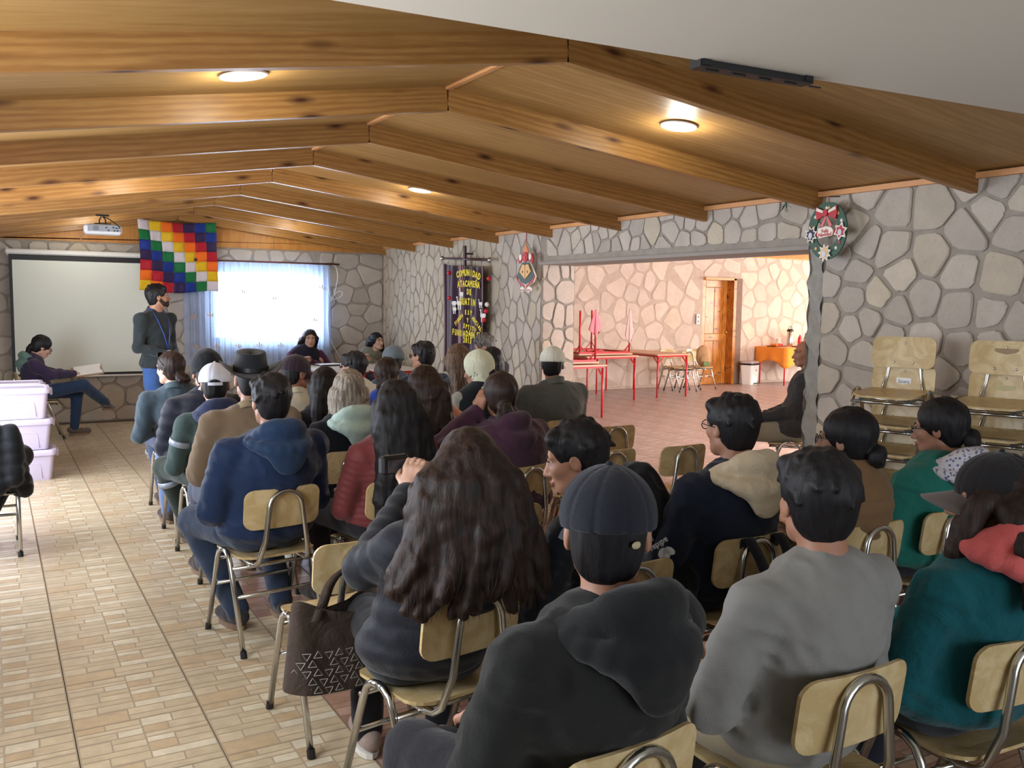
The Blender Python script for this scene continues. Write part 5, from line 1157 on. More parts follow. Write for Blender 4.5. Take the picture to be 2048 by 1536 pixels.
for st, (x, y, n, w_) in enumerate(((.185, 8.93, 3, 'front stack'), (.13, 9.45, 3, 'rear stack'))):
    for k in range(n):
        o = sb if first else copy_tree(sb); first = False
        o.location = (x+(.02, -.005, -.015)[k]*(1 if st == 0 else -1), y, k*.272+(.02 if st else 0)*0); o.rotation_euler = (0, 0, math.radians((-2, 1, -1)[k])); setp(o, 'pale pink lidded storage box, %s of the %s of boxes' % (lv3[k], w_), 'box', 'pale pink storage boxes')
# panel tables
def top_table(name, x0, x1, y0, y1, h, label, group=None, mat=None, legm=M['red'], rz=0, up=False, cat='table', brace=True):
    cx, cy_, W, D = (x0+x1)/2, (y0+y1)/2, x1-x0, y1-y0
    r = empty(name, (cx, cy_, 0 if not up else h), rz, label, cat, group)
    sg = -1 if up else 1; zt = (h if not up else .012)
    Z = (lambda z: z) if not up else (lambda z: (h-z)+.024-.012)
    mb = MB(); mb.prism(rrect(W, D, .03, 3), Z(h-.022), Z(h), fn=lambda a, b, d: (a, b, d)); mb.build('table_top', mat, r)
    e = MB()
    for sx in (-1, 1): e.box((sx*(W/2-.045), 0, Z(h-.036)), (.022, D-.08, .026)); 
    for sy in (-1, 1): e.box((0, sy*(D/2-.045), Z(h-.036)), (W-.08, .022, .026))
    for q_ in range(4):
        p = e
    e.build('apron', legm, r)
    for sx in (-1, 1):
        for sy in (-1, 1):
            x, y = sx*(W/2-.05), sy*(D/2-.05); l_ = MB().tube([(x, y, Z(h-.03)), (x, y, Z(.0))], .015, 8).build('leg', legm, r, True)
            if brace:
                MB().tube([(x, y, Z(h-.17)), (x-sx*.12, y, Z(h-.045))], .008, 6).build('brace', legm, l_); MB().tube([(x, y, Z(h-.17)), (x, y-sy*.12, Z(h-.045))], .008, 6).build('brace', legm, l_)
    return r
ptop = plain('pale_laminate', (206, 196, 178), .3, 0, .05)
top_table('panel_table', 3.42, 4.06, 10.55, 11.72, .74, 'pale topped table in front of the person in the plum sweater', 'panel tables', ptop)
top_table('panel_table', 4.12, 4.76, 10.55, 11.72, .74, 'pale topped table in front of the person in the olive jacket', 'panel tables', ptop)
fo = empty('folder', (3.86, 11.50, .742), .15, 'open white papers on a dark folder on the panel table', 'folder')
MB().rbox((0, 0, .008), (.34, .24, .012), .003).build('cover', M['black'], fo); MB().rbox((0, .0, .018), (.31, .22, .006), .002).build('paper', M['white'], fo)
# ---------- purple banner on the right wall
bn = empty('banner', (4.975, 9.77, 0), 0, 'dark purple velvet community banner with yellow letters and a central woven strip', 'banner')
vel = fabric('purple_velvet', (50, 26, 44), rough=.8, var=.3, weave=90.0, bump=.2, sheen=.6); yel = plain('yellow_felt', (232, 212, 60), .8, 0, .08)
def bnp(u, v):  # u across (left in picture = +y), v bottom to top
    sag = .07*(4*(u-.25)**2 if u < .5 else 4*(u-.75)**2); z = .72+(2.12-.72-.06+sag*.9)*v-.06*u*v
    return (-.02+.022*math.sin(u*19+.6*math.sin(v*4))*(1.1-v*.4)+.01*math.sin(u*41), .53-1.06*u*(1-.04*(1-v)), z)
MB().grid(bnp, 64, 24).build('cloth', vel, bn, True, False, .006)
strip = fabric('woven_strip', (158, 96, 100), rough=.8, weave=60.0); s2 = fabric('grey_strip', (150, 128, 130), rough=.8)
mb = MB(); mb.grid(lambda u, v: tuple(Vector(bnp(.42+.035*u+.03*(1-v)*(u-.5), v))+Vector((-.014, 0, 0))), 4, 24); mb.build('woven_strip', s2, bn, True, False, .003)
mb = MB(); mb.grid(lambda u, v: tuple(Vector(bnp(.475+.045*u+.03*(1-v)*(u), v))+Vector((-.016, 0, 0))), 4, 24); mb.build('woven_strip', strip, bn, True, False, .003)
for e0 in (0.0, .985): 
    mb = MB(); mb.grid(lambda u, v: tuple(Vector(bnp(e0+.018*u, v))+Vector((-.012, 0, 0))), 1, 20); mb.build('border_strip', s2, bn, True, False, .003)
dk = plain('dark_varnished_wood', (62, 26, 28), .4)
MB().tube([(.0, .60, 2.145), (.0, -.62, 2.085)], .014, 8).build('crossbar', dk, bn, True); MB().rbox((.0, 0, 1.55), (.035, .04, 1.45), .006).build('pole', dk, bn); MB().box((.055, 0, 2.18), (.10, .02, .02)).build('wall_hook', M['metal_dark'], bn); MB().box((.0, 0, .42), (.035, .04, .84)).build('pole_foot', dk, bn)
for s_, z in ((.62, 2.147), (-.64, 2.083)): 
    f_ = MB(); f_.ball((0, s_, z), (.03, .03, .03)); f_.build('finial', M['metal'], bn, True)
def bt(txt, px, py, size, rot=0, sx=.8):
    p = atX(px, py, 4.93); o = text_mesh(txt, size, 'lettering', yel, bn, (0, 0, 0), (0, 0, 0), .002, .004, sx=1)
    o.matrix_local = Matrix.Translation((p.x-4.975-.005, p.y-9.77, p.z)) @ Matrix.Rotation(-PI/2, 4, 'Z') @ Matrix.Rotation(PI/2, 4, 'X') @ Matrix.Rotation(math.radians(rot), 4, 'Z') @ Matrix.Diagonal((sx*.92, .92, 1, 1))
def arc(txt, x0, x1, y0, y1, size, bow=0, rot=0):
    n = len(txt)
    for i, ch in enumerate(txt):
        if ch == ' ': continue
        t = i/max(1, n-1); bt(ch, x0+(x1-x0)*t, y0+(y1-y0)*t-bow*4*t*(1-t), size, rot+bow*2*(1-2*t)*1.6)
arc('COMUNIDAD', 916, 959, 550, 554, .115, 6); arc('ATACAMEÑA', 918, 958, 569, 571, .11, 2); arc('DE', 936.5, 941.5, 584, 585, .10); arc('GUATIN', 922, 949, 604, 606, .12, 1)
arc('TIERRA', 912, 925, 648, 631, .075, 0, 38); arc('ESP', 932, 943, 625, 626, .08); arc('ANCIAL', 947, 962, 637, 659, .075, 0, -40); arc('Y', 936, 936, 641, 641, .08)
arc('SPTITO', 929, 951, 652, 660, .085, 0, -6); arc('FUNDADA', 907, 940, 664, 668, .11, -1); arc('EN EL', 944, 960, 671, 671, .10); arc('2013', 929, 942, 680, 682, .105)
wh = fabric('white_felt', (226, 222, 216), weave=60.0)
for (px_, py_, s_) in ((908, 606, 1.), (909, 618, .8), (919, 606, 1.1), (924, 588, 1.), (961, 607, .7), (966, 631, 1.)):
    p = atX(px_, py_, 4.935)-Vector((4.975, 9.77, 0)); s = Sdf(.01); sc_ = .042*s_
    s.cap((0, -sc_, 0), (0, sc_, 0), sc_*.6, sc_*.55); s.cap((0, sc_, 0), (0, sc_*1.4, sc_*1.5), sc_*.3, sc_*.22); s.cap((0, sc_*1.4, sc_*1.5), (0, sc_*1.9, sc_*1.5), sc_*.25, sc_*.15)
    for l_ in (-.8, -.4, .5, .9): s.cap((0, sc_*l_, 0), (0, sc_*l_, -sc_*1.7), sc_*.17)
    o = link('llama_patch', s.mesh('llama', .007), wh, bn, True); o.location = p; o.scale = (.35, 1, 1)
for (px_, py_) in ((898, 546), (899, 596), (978, 557), (974, 609), (972, 622), (968, 640)):
    p = atX(px_, py_, 4.93)-Vector((4.975, 9.77, 0)); mb = MB(); mb.ball(p, .028, 8, 6); mb.build('pompom', M['red'] if py_ != 609 else wh, bn, True)
# ---------- wooden hanging ornament (gnome on a bell shape) and wreath
def flatpoly(name, pts, x0, th, mat, parent): mb = MB(); mb.prism(pts, 0, -th, fn=lambda a, b, d: (x0+d, -a, b)); return mb.build(name, mat, parent)
gn = empty('christmas_ornament', (4.985, 8.32, 1.80), 0, 'painted wooden christmas ornament hanging on the stone wall left of the opening', 'ornament')
dg_ = plain('dark_green_paint', (52, 66, 52), .5); rd = plain('red_paint', (178, 24, 40), .45); tan = plain('bare_wood_face', (222, 176, 116), .6, 0, .1); cr = plain('cream_paint', (230, 220, 205), .5)
def ellp(cx, cz, rx, rz_, n=20, a0=0): return [(cx+rx*math.cos(2*PI*k/n+a0), cz+rz_*math.sin(2*PI*k/n+a0)) for k in range(n)]
flatpoly('body', [(-.20, .08), (-.155, .02), (-.03, -.03), (.03, -.03), (.155, .02), (.20, .08), (.13, .17), (.08, .23), (0, .25), (-.08, .23), (-.13, .17)], .0, .015, cr, gn)
flatpoly('skirt', [(-.185, .085), (-.10, .025), (0, -.005), (.10, .025), (.185, .085), (.12, .18), (.07, .23), (-.07, .23), (-.12, .18)], -.015, .006, dg_, gn)
for s_ in (-1, 1): flatpoly('trim', [(s_*.20, .08), (s_*.15, .02), (s_*.02, -.035), (s_*.02, -.015), (s_*.14, .035), (s_*.185, .085)], -.016, .009, rd, gn)
flatpoly('belly', [(-.12, .13), (0, .05), (.12, .13), (.06, .21), (0, .20), (-.06, .21)], -.021, .006, tan, gn)
for s_ in (-1, 1): flatpoly('button', ellp(s_*.05, .13, .008, .014, 10), -.027, .004, plain('brown_dot', (120, 76, 40), .6), gn); flatpoly('seam', [(-.002, .06), (.002, .06), (.002, .2), (-.002, .2)], -.027, .002, plain('brown_line', (120, 80, 50), .6), gn) if s_ > 0 else None
flatpoly('beard', ellp(0, .285, .055, .055, 16), -.02, .012, rd, gn); flatpoly('nose', ellp(0, .275, .014, .018, 10), -.032, .006, plain('pink_nose', (222, 90, 96), .5), gn)
for s_ in (-1, 1):
    flatpoly('arm', [(s_*.13, .32), (s_*.16, .27), (s_*.14, .22), (s_*.10, .23), (s_*.08, .27), (s_*.10, .31)], -.012, .010, rd, gn); flatpoly('glove', ellp(s_*.10, .285, .026, .035, 12), -.022, .008, cr, gn); flatpoly('boot', ellp(s_*.07, -.055, .04, .028, 14), -.002, .016, cr, gn); flatpoly('boot_stripe', [(s_*.07-.036, -.06), (s_*.07+.036, -.06), (s_*.07+.034, -.07), (s_*.07-.034, -.07)], -.018, .004, rd, gn)
flatpoly('crown', [(-.05, .33), (.05, .33), (.035, .37), (.0, .42), (-.035, .37)], -.008, .012, plain('orange_paint', (222, 130, 70), .5), gn)
MB().tube([(-.012, 0, .41), (-.010, 0, .60)], .003, 5).build('string', rd, gn)
wt = empty('christmas_wreath', (4.975, 4.31, 2.115), 0, 'round christmas wreath board with a red bow and greeting on the stone wall', 'wreath')
gr = plain('wreath_green', (38, 78, 60), .5, 0, .25, 30)
mb = MB(); n = 40
for x_, (a, b) in ((0, (.165, .195)),):
    vs = []; 
    for d in (0, -.012):
        for rr_ in (1.0, .60):
            vs += [(d, -a*rr_*math.cos(2*PI*k/n), b*rr_*math.sin(2*PI*k/n)) for k in range(n)]
    fs = [(k, (k+1) % n, n+(k+1) % n, n+k) for k in range(n)]+[(2*n+k, 3*n+k, 3*n+(k+1) % n, 2*n+(k+1) % n) for k in range(n)]+[(k, 2*n+k, 2*n+(k+1) % n, (k+1) % n) for k in range(n)]+[(n+k, n+(k+1) % n, 3*n+(k+1) % n, 3*n+k) for k in range(n)]
    mb.add(vs, fs)
mb.build('ring', gr, wt)
for s_ in (-1, 1):
    flatpoly('bow_loop', [(0, .125), (s_*.085, .165), (s_*.09, .12), (s_*.08, .075), (s_*.01, .105)], -.014, .014, rd, wt); flatpoly('bow_band', [(s_*.02, .135), (s_*.08, .16), (s_*.083, .138), (s_*.02, .118)], -.028, .004, cr, wt)
    flatpoly('bow_tail', [(0, .11), (s_*.05, .035), (s_*.03, .02), (s_*.0, .09)], -.016, .008, plain('pink_ribbon', (214, 110, 110), .5), wt)
flatpoly('bow_knot', ellp(0, .12, .02, .025, 12), -.03, .01, rd, wt); flatpoly('ribbon', [(-.155, .0), (.155, .0), (.15, -.03), (.10, -.035), (-.10, -.03), (-.15, -.03)], -.012, .008, rd, wt)
def starp(cx, cz, r0, r1, n): return [(cx+(r0 if k % 2 == 0 else r1)*math.cos(PI*k/n+.3), cz+(r0 if k % 2 == 0 else r1)*1.1*math.sin(PI*k/n+.3)) for k in range(2*n)]
for (cx, cz, c2, nn_) in ((-.125, -.02, plain('navy_hat', (44, 38, 66), .6), 8), (.125, -.01, rd, 6), (0, -.15, plain('tan_face', (216, 186, 140), .6), 9)):
    flatpoly('medallion', starp(cx, cz, .058, .034, nn_), -.02, .008, cr, wt); flatpoly('medallion_inlay', starp(cx, cz, .040, .026, nn_), -.028, .003, c2, wt); flatpoly('medallion_face', ellp(cx, cz-.008, .016, .022, 12), -.031, .003, plain('pale_face', (206, 206, 216), .6), wt)
flatpoly('greeting_plate', [(-.062, .018), (-.03, .022), (.0, .03), (.05, .02), (.066, .0), (.062, -.035), (.0, -.042), (-.05, -.05), (-.066, -.03)], -.02, .010, cr, wt)
for t_, z_, a_ in (('Feliz', -.002, 4), ('Navidad', -.026, 4)):
    o = text_mesh(t_, .034, 'lettering', rd, wt, (0, 0, 0), (0, 0, 0), .001, .0006); o.matrix_local = Matrix.Translation((-.031, 0, z_)) @ Matrix.Rotation(-PI/2, 4, 'Z') @ Matrix.Rotation(PI/2, 4, 'X') @ Matrix.Rotation(math.radians(a_), 4, 'Z')
rw_ = random.Random(3)
for k in range(12):
    a = rw_.uniform(0, 2*PI); cx, cz = .132*math.cos(a), .155*math.sin(a); flatpoly('small_star', starp(cx, cz, .014, .007, 5), -.012, .004, rw_.choice((cr, rd, tan)), wt)
MB().tube([(0, 0, .19), (0, .004, .235)], .003, 5).build('string', rd, wt); MB().tube([(0, .004, .232), (.13, .004, .24)], .004, 5).build('nail', M['metal_dark'], wt)
gar = empty('garland_sprig', (4.98, 4.70, 2.335), 0, 'small dark green tinsel sprig tucked under the beam beside the wreath', 'sprig')
mb = MB(); 
for k in range(26): a = rw_.uniform(0, 2*PI); L = rw_.uniform(.03, .07); mb.tube([(0, 0, 0), (-.01, L*math.cos(a), L*math.sin(a))], .0018, 3)
mb.build('needles', gr, gar)['kind'] = 'stuff'
# ---------- recessed ceiling lights
lm = emis('lamp_disc', (255, 252, 240), 14.0)
dlp = None; k = 0
LIGHTS = [(487, 152), (1358, 253), (840, 381)]
pts = []
for (px_, py_) in LIGHTS:
    z = 2.6
    for _ in range(8): p = atZ(px_, py_, z); z = ceil_z(p.x)-.01
    pts.append((p.x, p.y))
pts += [(pts[0][0], pts[2][1]), (pts[1][0], 2*pts[2][1]-pts[1][1]), (pts[0][0], 2*pts[2][1]-pts[1][1]), (pts[1][0], 12.0), (pts[0][0], 12.0)]
lab_ = ['left of the ridge in the nearest lit bay', 'right of the ridge in the nearest lit bay', 'right of the ridge, second lamp back', 'left of the ridge, second lamp back', 'right of the ridge, third lamp back', 'left of the ridge, third lamp back', 'right of the ridge above the curtain', 'left of the ridge above the projection screen']
for k, (x, y) in enumerate(pts):
    ang = math.atan2(RZ-EZ, XR-RXX) if x > RXX else -math.atan(LSL); z = ceil_z(x)-.004
    r = empty('ceiling_light', (x, y, z), 0, 'round recessed ceiling light, '+lab_[k], 'ceiling light', 'recessed ceiling lights'); r.rotation_euler = (0, ang, 0)
    MB().lathe([(.098, 0), (.105, -.004), (.100, -.010), (.088, -.010)], (0, 0, 0), 28).build('rim', M['white'], r, True); MB().lathe([(.0, -.008), (.09, -.008), (.09, -.003), (.0, -.003)], (0, 0, 0), 28).build('diffuser', lm, r)
    l = bpy.data.lights.new('lamp', 'POINT'); l.energy = 5.5; l.shadow_soft_size = .07; l.color = (1.0, .98, .86); lo = bpy.data.objects.new('lamp', l); COL.objects.link(lo); lo.location = (x, y, z-.085)
# ================================================================ DINING ROOM THINGS
dtop = plain('beige_table_top', (204, 160, 130), .4, 0, .06)
G_ = 'red framed dining tables'
top_table('dining_table', 6.60, 7.47, 10.23, 11.55, .75, 'red framed table nearest the opening carrying an upturned table', G_, dtop)
top_table('dining_table', 8.28, 9.34, 11.91, 13.1, .75, 'red framed table by the far wall carrying an upturned table', G_, dtop)
top_table('dining_table', 9.80, 10.54, 12.0, 13.58, .75, 'red framed table standing upright beside the chairs', G_, dtop)
def upturned(x0, x1, y0, y1, h, lab): 
    r = top_table('upturned_table', x0, x1, y0, y1, h, lab, G_, dtop, up=True); r.location.z = .752; return r
u1 = upturned(6.45, 7.42, 10.35, 11.55, .72, 'red framed table lying upside down on the table nearest the opening')
u2 = upturned(8.18, 9.28, 12.0, 13.2, .72, 'red framed table lying upside down on the far table')
def towel(x, y, z, lab, rgb, h=.42, w_=.17):
    e = empty('towel', (x, y, z), math.radians(35), lab, 'towel'); mb = MB()
    def f(u, v):
        a = 2*PI*u; r = (.018+w_*.5*(1-v)**.8*(1+.25*math.sin(3*a)+.2*math.sin(5*a+1))); return (r*math.cos(a), r*.45*math.sin(a), -h*(1-v)*(1+.18*math.sin(2*a+.6)*(1-v))+.015)
    mb.grid(f, 40, 12); mb.build('cloth', fabric('towel_%d' % rgb[1], rgb, weave=60.0), e, True, False, .004)
towel(7.37, 10.40, 1.50, 'pink towel hanging on an upturned table leg, the left one', (214, 130, 140), .30, .24)
towel(9.23, 12.05, 1.50, 'pale striped towel hanging on an upturned table leg, the right one', (206, 176, 170), .48, .18)
cl = Sdf(.03); rc = random.Random(8)
for k in range(7): a = rc.uniform(0, 6.28); cl.cap((.12*math.cos(a), .06*math.sin(a), 0), (.16*math.cos(a+1), .08*math.sin(a+1), .02), .025, .02)
o = link('crumpled_cloth', cl.mesh('crumpled_cloth', .012, fold=.01, fs=20), fabric('red_grey_cloth', (196, 84, 84)), None, True); o.location = (8.75, 12.35, .80); setp(o, 'crumpled red and grey cloth lying on the far upturned table', 'cloth')
bp = empty('backpack', (11.78, 13.06, .43), math.radians(170), 'tan and green backpack on the chair beside the pine door', 'backpack')
s = Sdf(.04); s.ell((0, 0, .2), (.15, .10, .21)); s.ell((0, .09, .13), (.11, .05, .11)); link('bag_body', s.mesh('bag', .016, fold=.01), fabric('tan_canvas', (176, 142, 104)), bp, True); MB().rbox((.02, .15, .06), (.14, .02, .08), .006).build('pocket', plain('green_pocket', (96, 122, 70), .7), bp)
# waste bin
wb = empty('waste_bin', (13.36, 13.42, 0), math.radians(20), 'white pedal waste bin with a black rim below the orange table', 'bin')
mb = MB(); pr = [(.0, .80), (.02, .82), (.40, 1.0)]; ol = rrect(.36, .28, .05, 4); n = len(ol)
mb.add([(x*s_, y*s_, z) for z, s_ in pr for x, y in ol], [tuple(range(n-1, -1, -1))]+[(k*n+i, k*n+(i+1) % n, (k+1)*n+(i+1) % n, (k+1)*n+i) for k in range(2) for i in range(n)]+[tuple(2*n+i for i in range(n))]); mb.build('bucket', M['white'], wb)
MB().prism(rrect(.38, .30, .05, 4), .40, .435, fn=lambda a, b, d: (a, b, d)).build('rim', M['black'], wb)
mb = MB(); mb.add([(x*s_, y*s_, z) for z, s_ in ((.435, 1.0), (.47, .9), (.485, .5)) for x, y in ol], [(k*n+i, k*n+(i+1) % n, (k+1)*n+(i+1) % n, (k+1)*n+i) for k in range(2) for i in range(n)]+[tuple(2*n+i for i in range(n))]); mb.build('lid', plain('grey_lid', (176, 172, 180), .4), wb); MB().rbox((0, -.15, .03), (.1, .05, .02), .005).build('pedal', M['metal_dark'], wb)
mb = MB()
for z in (.30, .28): mb.box((.03, -.1385+.02*0, z), (.04, .003, .012))
mb.box((.03, -.132, .20), (.035, .003, .008)); mb.build('label_mark', M['black'], wb)['kind'] = 'stuff'
# orange table
otb = top_table('snack_table', 13.75, 15.15, 12.85, 13.62, .75, 'red framed snack table under an orange cloth by the far wall', None, dtop)
cth = empty('tablecloth', (14.45, 13.235, .755), 0, 'orange tablecloth hanging over the edges of the snack table', 'tablecloth')
def tc(u, v):
    # closed skirt around the top: v 0 centre .. 1 hem
    a = 2*PI*u; cx, cy_ = math.cos(a), math.sin(a); m_ = max(abs(cx)/.72, abs(cy_)/.41); ex, ey = cx/m_, cy_/m_
    if v < .5: return (ex*v*2, ey*v*2, .006)
    t_ = (v-.5)*2; cor = 1 if False else abs(math.sin(2*math.atan2(ey/.41, ex/.72)))**6
    fl_ = .02+.03*math.sin(a*14)*t_; return (ex*(1+fl_*t_), ey*(1+fl_*t_*1.4), .006-(.27+.14*cor)*t_)
MB().grid(tc, 96, 10).build('cloth', fabric('orange_cloth', (240, 150, 56), rough=.8, var=.06), cth, True, False, .003)
ZT = .77
def lathe_thing(name, x, y, prof, mat, lab, cat, group=None, extra=None):
    r = empty(name, (x, y, ZT), 0, lab, cat, group); MB().lathe(prof, (0, 0, 0), 16).build('body', mat, r, True)
    if extra: extra(r)
    return r
def th_extra(r):
    MB().lathe([(.0, .30), (.066, .30), (.072, .325), (.05, .35), (.0, .355)], (0, 0, 0), 16).build('top', M['metal_dark'], r, True); MB().tube(fillet([(-.06, 0, .33), (-.03, 0, .41), (.03, 0, .41), (.06, 0, .33)], .03), .006, 6).build('handle', M['metal_dark'], r, True); MB().rbox((.085, 0, .325), (.05, .03, .02), .005).build('spout', M['metal_dark'], r)
lathe_thing('thermos', 14.48, 13.42, [(.062, 0), (.064, .01), (.064, .30), (.055, .31)], M['metal'], 'tall steel pump thermos on the orange table', 'thermos', extra=th_extra)
q = NT('clear_jar', .05); q.b.inputs['Transmission Weight'].default_value = .9; q.col((.95, .95, .85)); JAR = q.m
lathe_thing('glass_jar', 14.15, 13.42, [(.052, 0), (.055, .01), (.042, .14), (.030, .19), (.034, .20)], JAR, 'clear conical glass jar left of the thermos', 'jar')
def bottle(name, x, y, mat, capm, lab, s_=1):
    def ex(r): MB().lathe([(.0, .20*s_), (.016, .20*s_), (.016, .225*s_), (0, .225*s_)], (0, 0, 0), 12).build('bottle_cap', capm, r)
    lathe_thing(name, x, y, [(.036*s_, 0), (.038*s_, .01), (.038*s_, .12*s_), (.034*s_, .15*s_), (.015*s_, .18*s_), (.014*s_, .20*s_)], mat, lab, 'bottle', extra=ex)
bottle('juice_bottle', 14.70, 13.35, plain('red_juice', (206, 40, 62), .3), M['white'], 'red juice bottle right of the thermos', 1.15); bottle('juice_bottle', 14.92, 13.40, plain('yellow_juice', (226, 196, 84), .3), M['black'], 'yellow juice bottle beside the red one', 1.15); bottle('sauce_bottle', 15.05, 13.2, plain('purple_plastic', (96, 36, 110), .4), plain('purple_cap', (60, 24, 70), .4), 'small purple bottle at the right end of the snack table', .75)
tm_ = plain('brown_tray', (112, 74, 52), .5)
for (x, y, lab) in ((13.98, 13.3, 'brown tray of fruit on the left of the snack table'), (14.42, 13.05, 'brown tray of bread in the middle of the snack table')):
    r = empty('tray', (x, y, .762), 0, lab, 'tray', 'trays'); mb = MB(); mb.add([(px_*s_, py_*s_, z) for z, s_ in ((.0, .92), (.022, 1.0), (.022, .96), (.006, .9)) for px_, py_ in rrect(.36, .26, .03, 3)], [(k*16+i, k*16+(i+1) % 16, (k+1)*16+(i+1) % 16, (k+1)*16+i) for k in range(3) for i in range(16)]+[tuple(range(15, -1, -1)), tuple(48+i for i in range(16))]); mb.build('tray_body', tm_, r)
tom = plain('tomato_red', (204, 44, 34), .25); org = plain('orange_peel', (236, 128, 44), .4)
rq = random.Random(2)
frs = [(13.90+.055*(k % 4), 13.24+.06*(k//4), k) for k in range(12)]
for (x, y, k) in frs:
    m_ = org if k % 4 == 0 else tom; o = MB().lathe([(.0, -.028), (.02, -.025), (.030, -.008), (.030, .008), (.02, .024), (.006, .026), (.0, .022)], (0, 0, 0), 12).build('orange_fruit' if k % 4 == 0 else 'tomato', m_, None, True); o.location = (x+rq.uniform(-.006, .006), y, .80); setp(o, ('orange fruit on the left tray of the snack table' if k % 4 == 0 else 'red tomato heaped on the left tray of the snack table'), 'fruit', 'fruit on the left tray')
for k in range(4):
    o = MB().ball((0, 0, 0), (.055, .035, .024), 12, 8).build('bread_roll', plain('bread_crust', (204, 140, 78), .7), None, True); o.location = (14.32+.065*k, 13.02+.04*(k % 2), .796); setp(o, 'bread roll on the middle tray of the snack table, %s from the left' % ('first', 'second', 'third', 'fourth')[k], 'bread', 'bread rolls')
for k in range(3):
    r = lathe_thing('paper_cup', 14.72+.11*k, 13.08, [(.026, 0), (.036, .075), (.033, .075), (.023, .004)], M['white'], '%s small pale cup at the right of the snack table' % ('left', 'middle', 'right')[k], 'cup', 'cups on the snack table')
# ================================================================ THINGS AMONG THE AUDIENCE
# tote bag over the empty aisle chair
tg = empty('tote_bag', (C['bag'][0], C['bag'][1], 0), C['bag'][2], 'dark brown tote bag with a white geometric print hanging on the empty chair', 'bag')
q = NT('brown_tote', .85, 0, .2); v = q.coord((1, 1, 1)); c0, c1 = lin((62, 52, 46)), lin((76, 64, 56)); nn = q.noise(v, 9, 4); q.col(q.mix(nn, c0, c1)); q.bump(q.noise(v, 12, 4, .6, 1.0), .6, .02); TOTE = q.m
def tote(u, v):
    a = 2*PI*u; w_ = (.20-.03*v)*1.0; x = w_*math.copysign(abs(math.cos(a))**.7, math.cos(a)); y = (.045+.02*(1-v))*math.copysign(abs(math.sin(a))**.8, math.sin(a))*(1+.12*math.sin(5*a+3*v)); z = .29+.29*v+.035*math.sin(a*2+.6)*v-.02*abs(math.cos(a))*(1-v)*-1
    return (x-.13, y-.325, z)
mb = MB(); mb.grid(tote, 56, 16); mb.add([tote(k/56, 0) for k in range(56)], [tuple(range(56))]); bag = mb.build('bag_body', TOTE, tg, True)
mb = MB(); rp = random.Random(4)
for i in range(11):
    for j in range(5):
        cx, cz = -.305+.035*i+(.0175 if j % 2 else 0), .315+.030*j
        if rp.random() < .12: continue
        for k in range(3):
            a = PI/2+2*PI*k/3+(PI if (i+j) % 2 else 0); a2 = a+2*PI/3; r_ = .0155
            x0, z0, x1, z1 = cx+r_*math.cos(a), cz+r_*math.sin(a), cx+r_*math.cos(a2), cz+r_*math.sin(a2)
            def bs_(x, z):
                u_ = max(-1, min(1, (x+.13)/.19)); return (x, -.325-.068*(1-abs(u_)**2.2)**.55-.010, z)
            mb.tube([bs_(x0, z0), bs_(x1, z1)], .0013, 3, cap=False)
mb.build('printed_pattern', plain('white_print', (150, 146, 140), .8), bag)['kind'] = 'stuff'
for sx, top in ((-.16, .0), (.04, 0)):
    mb = MB(); P = [Vector((sx-.075+.0, -.385, .55)), Vector((sx-.01+.02, -.30, .66)), Vector((.02+sx*.15, -.285, .72)), Vector((.045+sx*.1, -.262, .765)), Vector((.055+sx*.1, -.235, .762))] if sx < 0 else [Vector((sx-.04, -.37, .56)), Vector((.045, -.30, .66)), Vector((.06, -.275, .72)), Vector((.055, -.255, .768)), Vector((.055, -.225, .76))]
    P = fillet(P, .05, 4); n_ = len(P)
    mb.grid(lambda u, v: tuple(P[min(n_-1, int(round(v*(n_-1))))]+Vector((-.02+.04*u, 0, 0))), 1, n_-1); mb.build('strap', TOTE, tg, True, False, .004)
# backpack on the chair of the navy jacket
def chair_local(key): x, y, a = C[key]; return (x, y, 0), a
l_, a_ = chair_local('V'); bk = empty('backpack', l_, a_, 'black backpack hanging from the chair behind the navy jacket', 'backpack')
s = Sdf(.05); s.ell((.03, -.34, .42), (.14, .075, .19)); s.ell((.03, -.39, .34), (.11, .05, .12)); link('bag_body', s.mesh('bk', .012, fold=.012, fs=10), fabric('black_nylon', (24, 24, 26), rough=.6), bk, True)
for x0, x1 in ((-.055, .0), (.10, .06)):
    P = fillet([Vector((x0, -.22, .70)), Vector((x0-.01, -.245, .768)), Vector((x0+.01, -.285, .70)), Vector((x1, -.33, .56))], .03, 5); n_ = len(P); mb = MB(); mb.grid(lambda u, v: tuple(P[int(round(v*(n_-1)))]+Vector((-.025+.05*u, 0, 0))), 1, n_-1); mb.build('strap', fabric('strap_black', (30, 30, 32)), bk, True, False, .006)
P = [Vector((.05+.05*math.cos(a), -.30-.01*math.sin(a), .60+.06*math.sin(a))) for a in [PI*k/12 for k in range(13)]]; MB().tube(P, .008, 6).build('carry_loop', M['black'], bk, True)
for x in (.02, .085): MB().tube([(x+.014*math.cos(2*PI*k/12), -.345, .575+.014*math.sin(2*PI*k/12)) for k in range(12)], .0028, 5, closed=True).build('ring', M['metal'], bk, True)
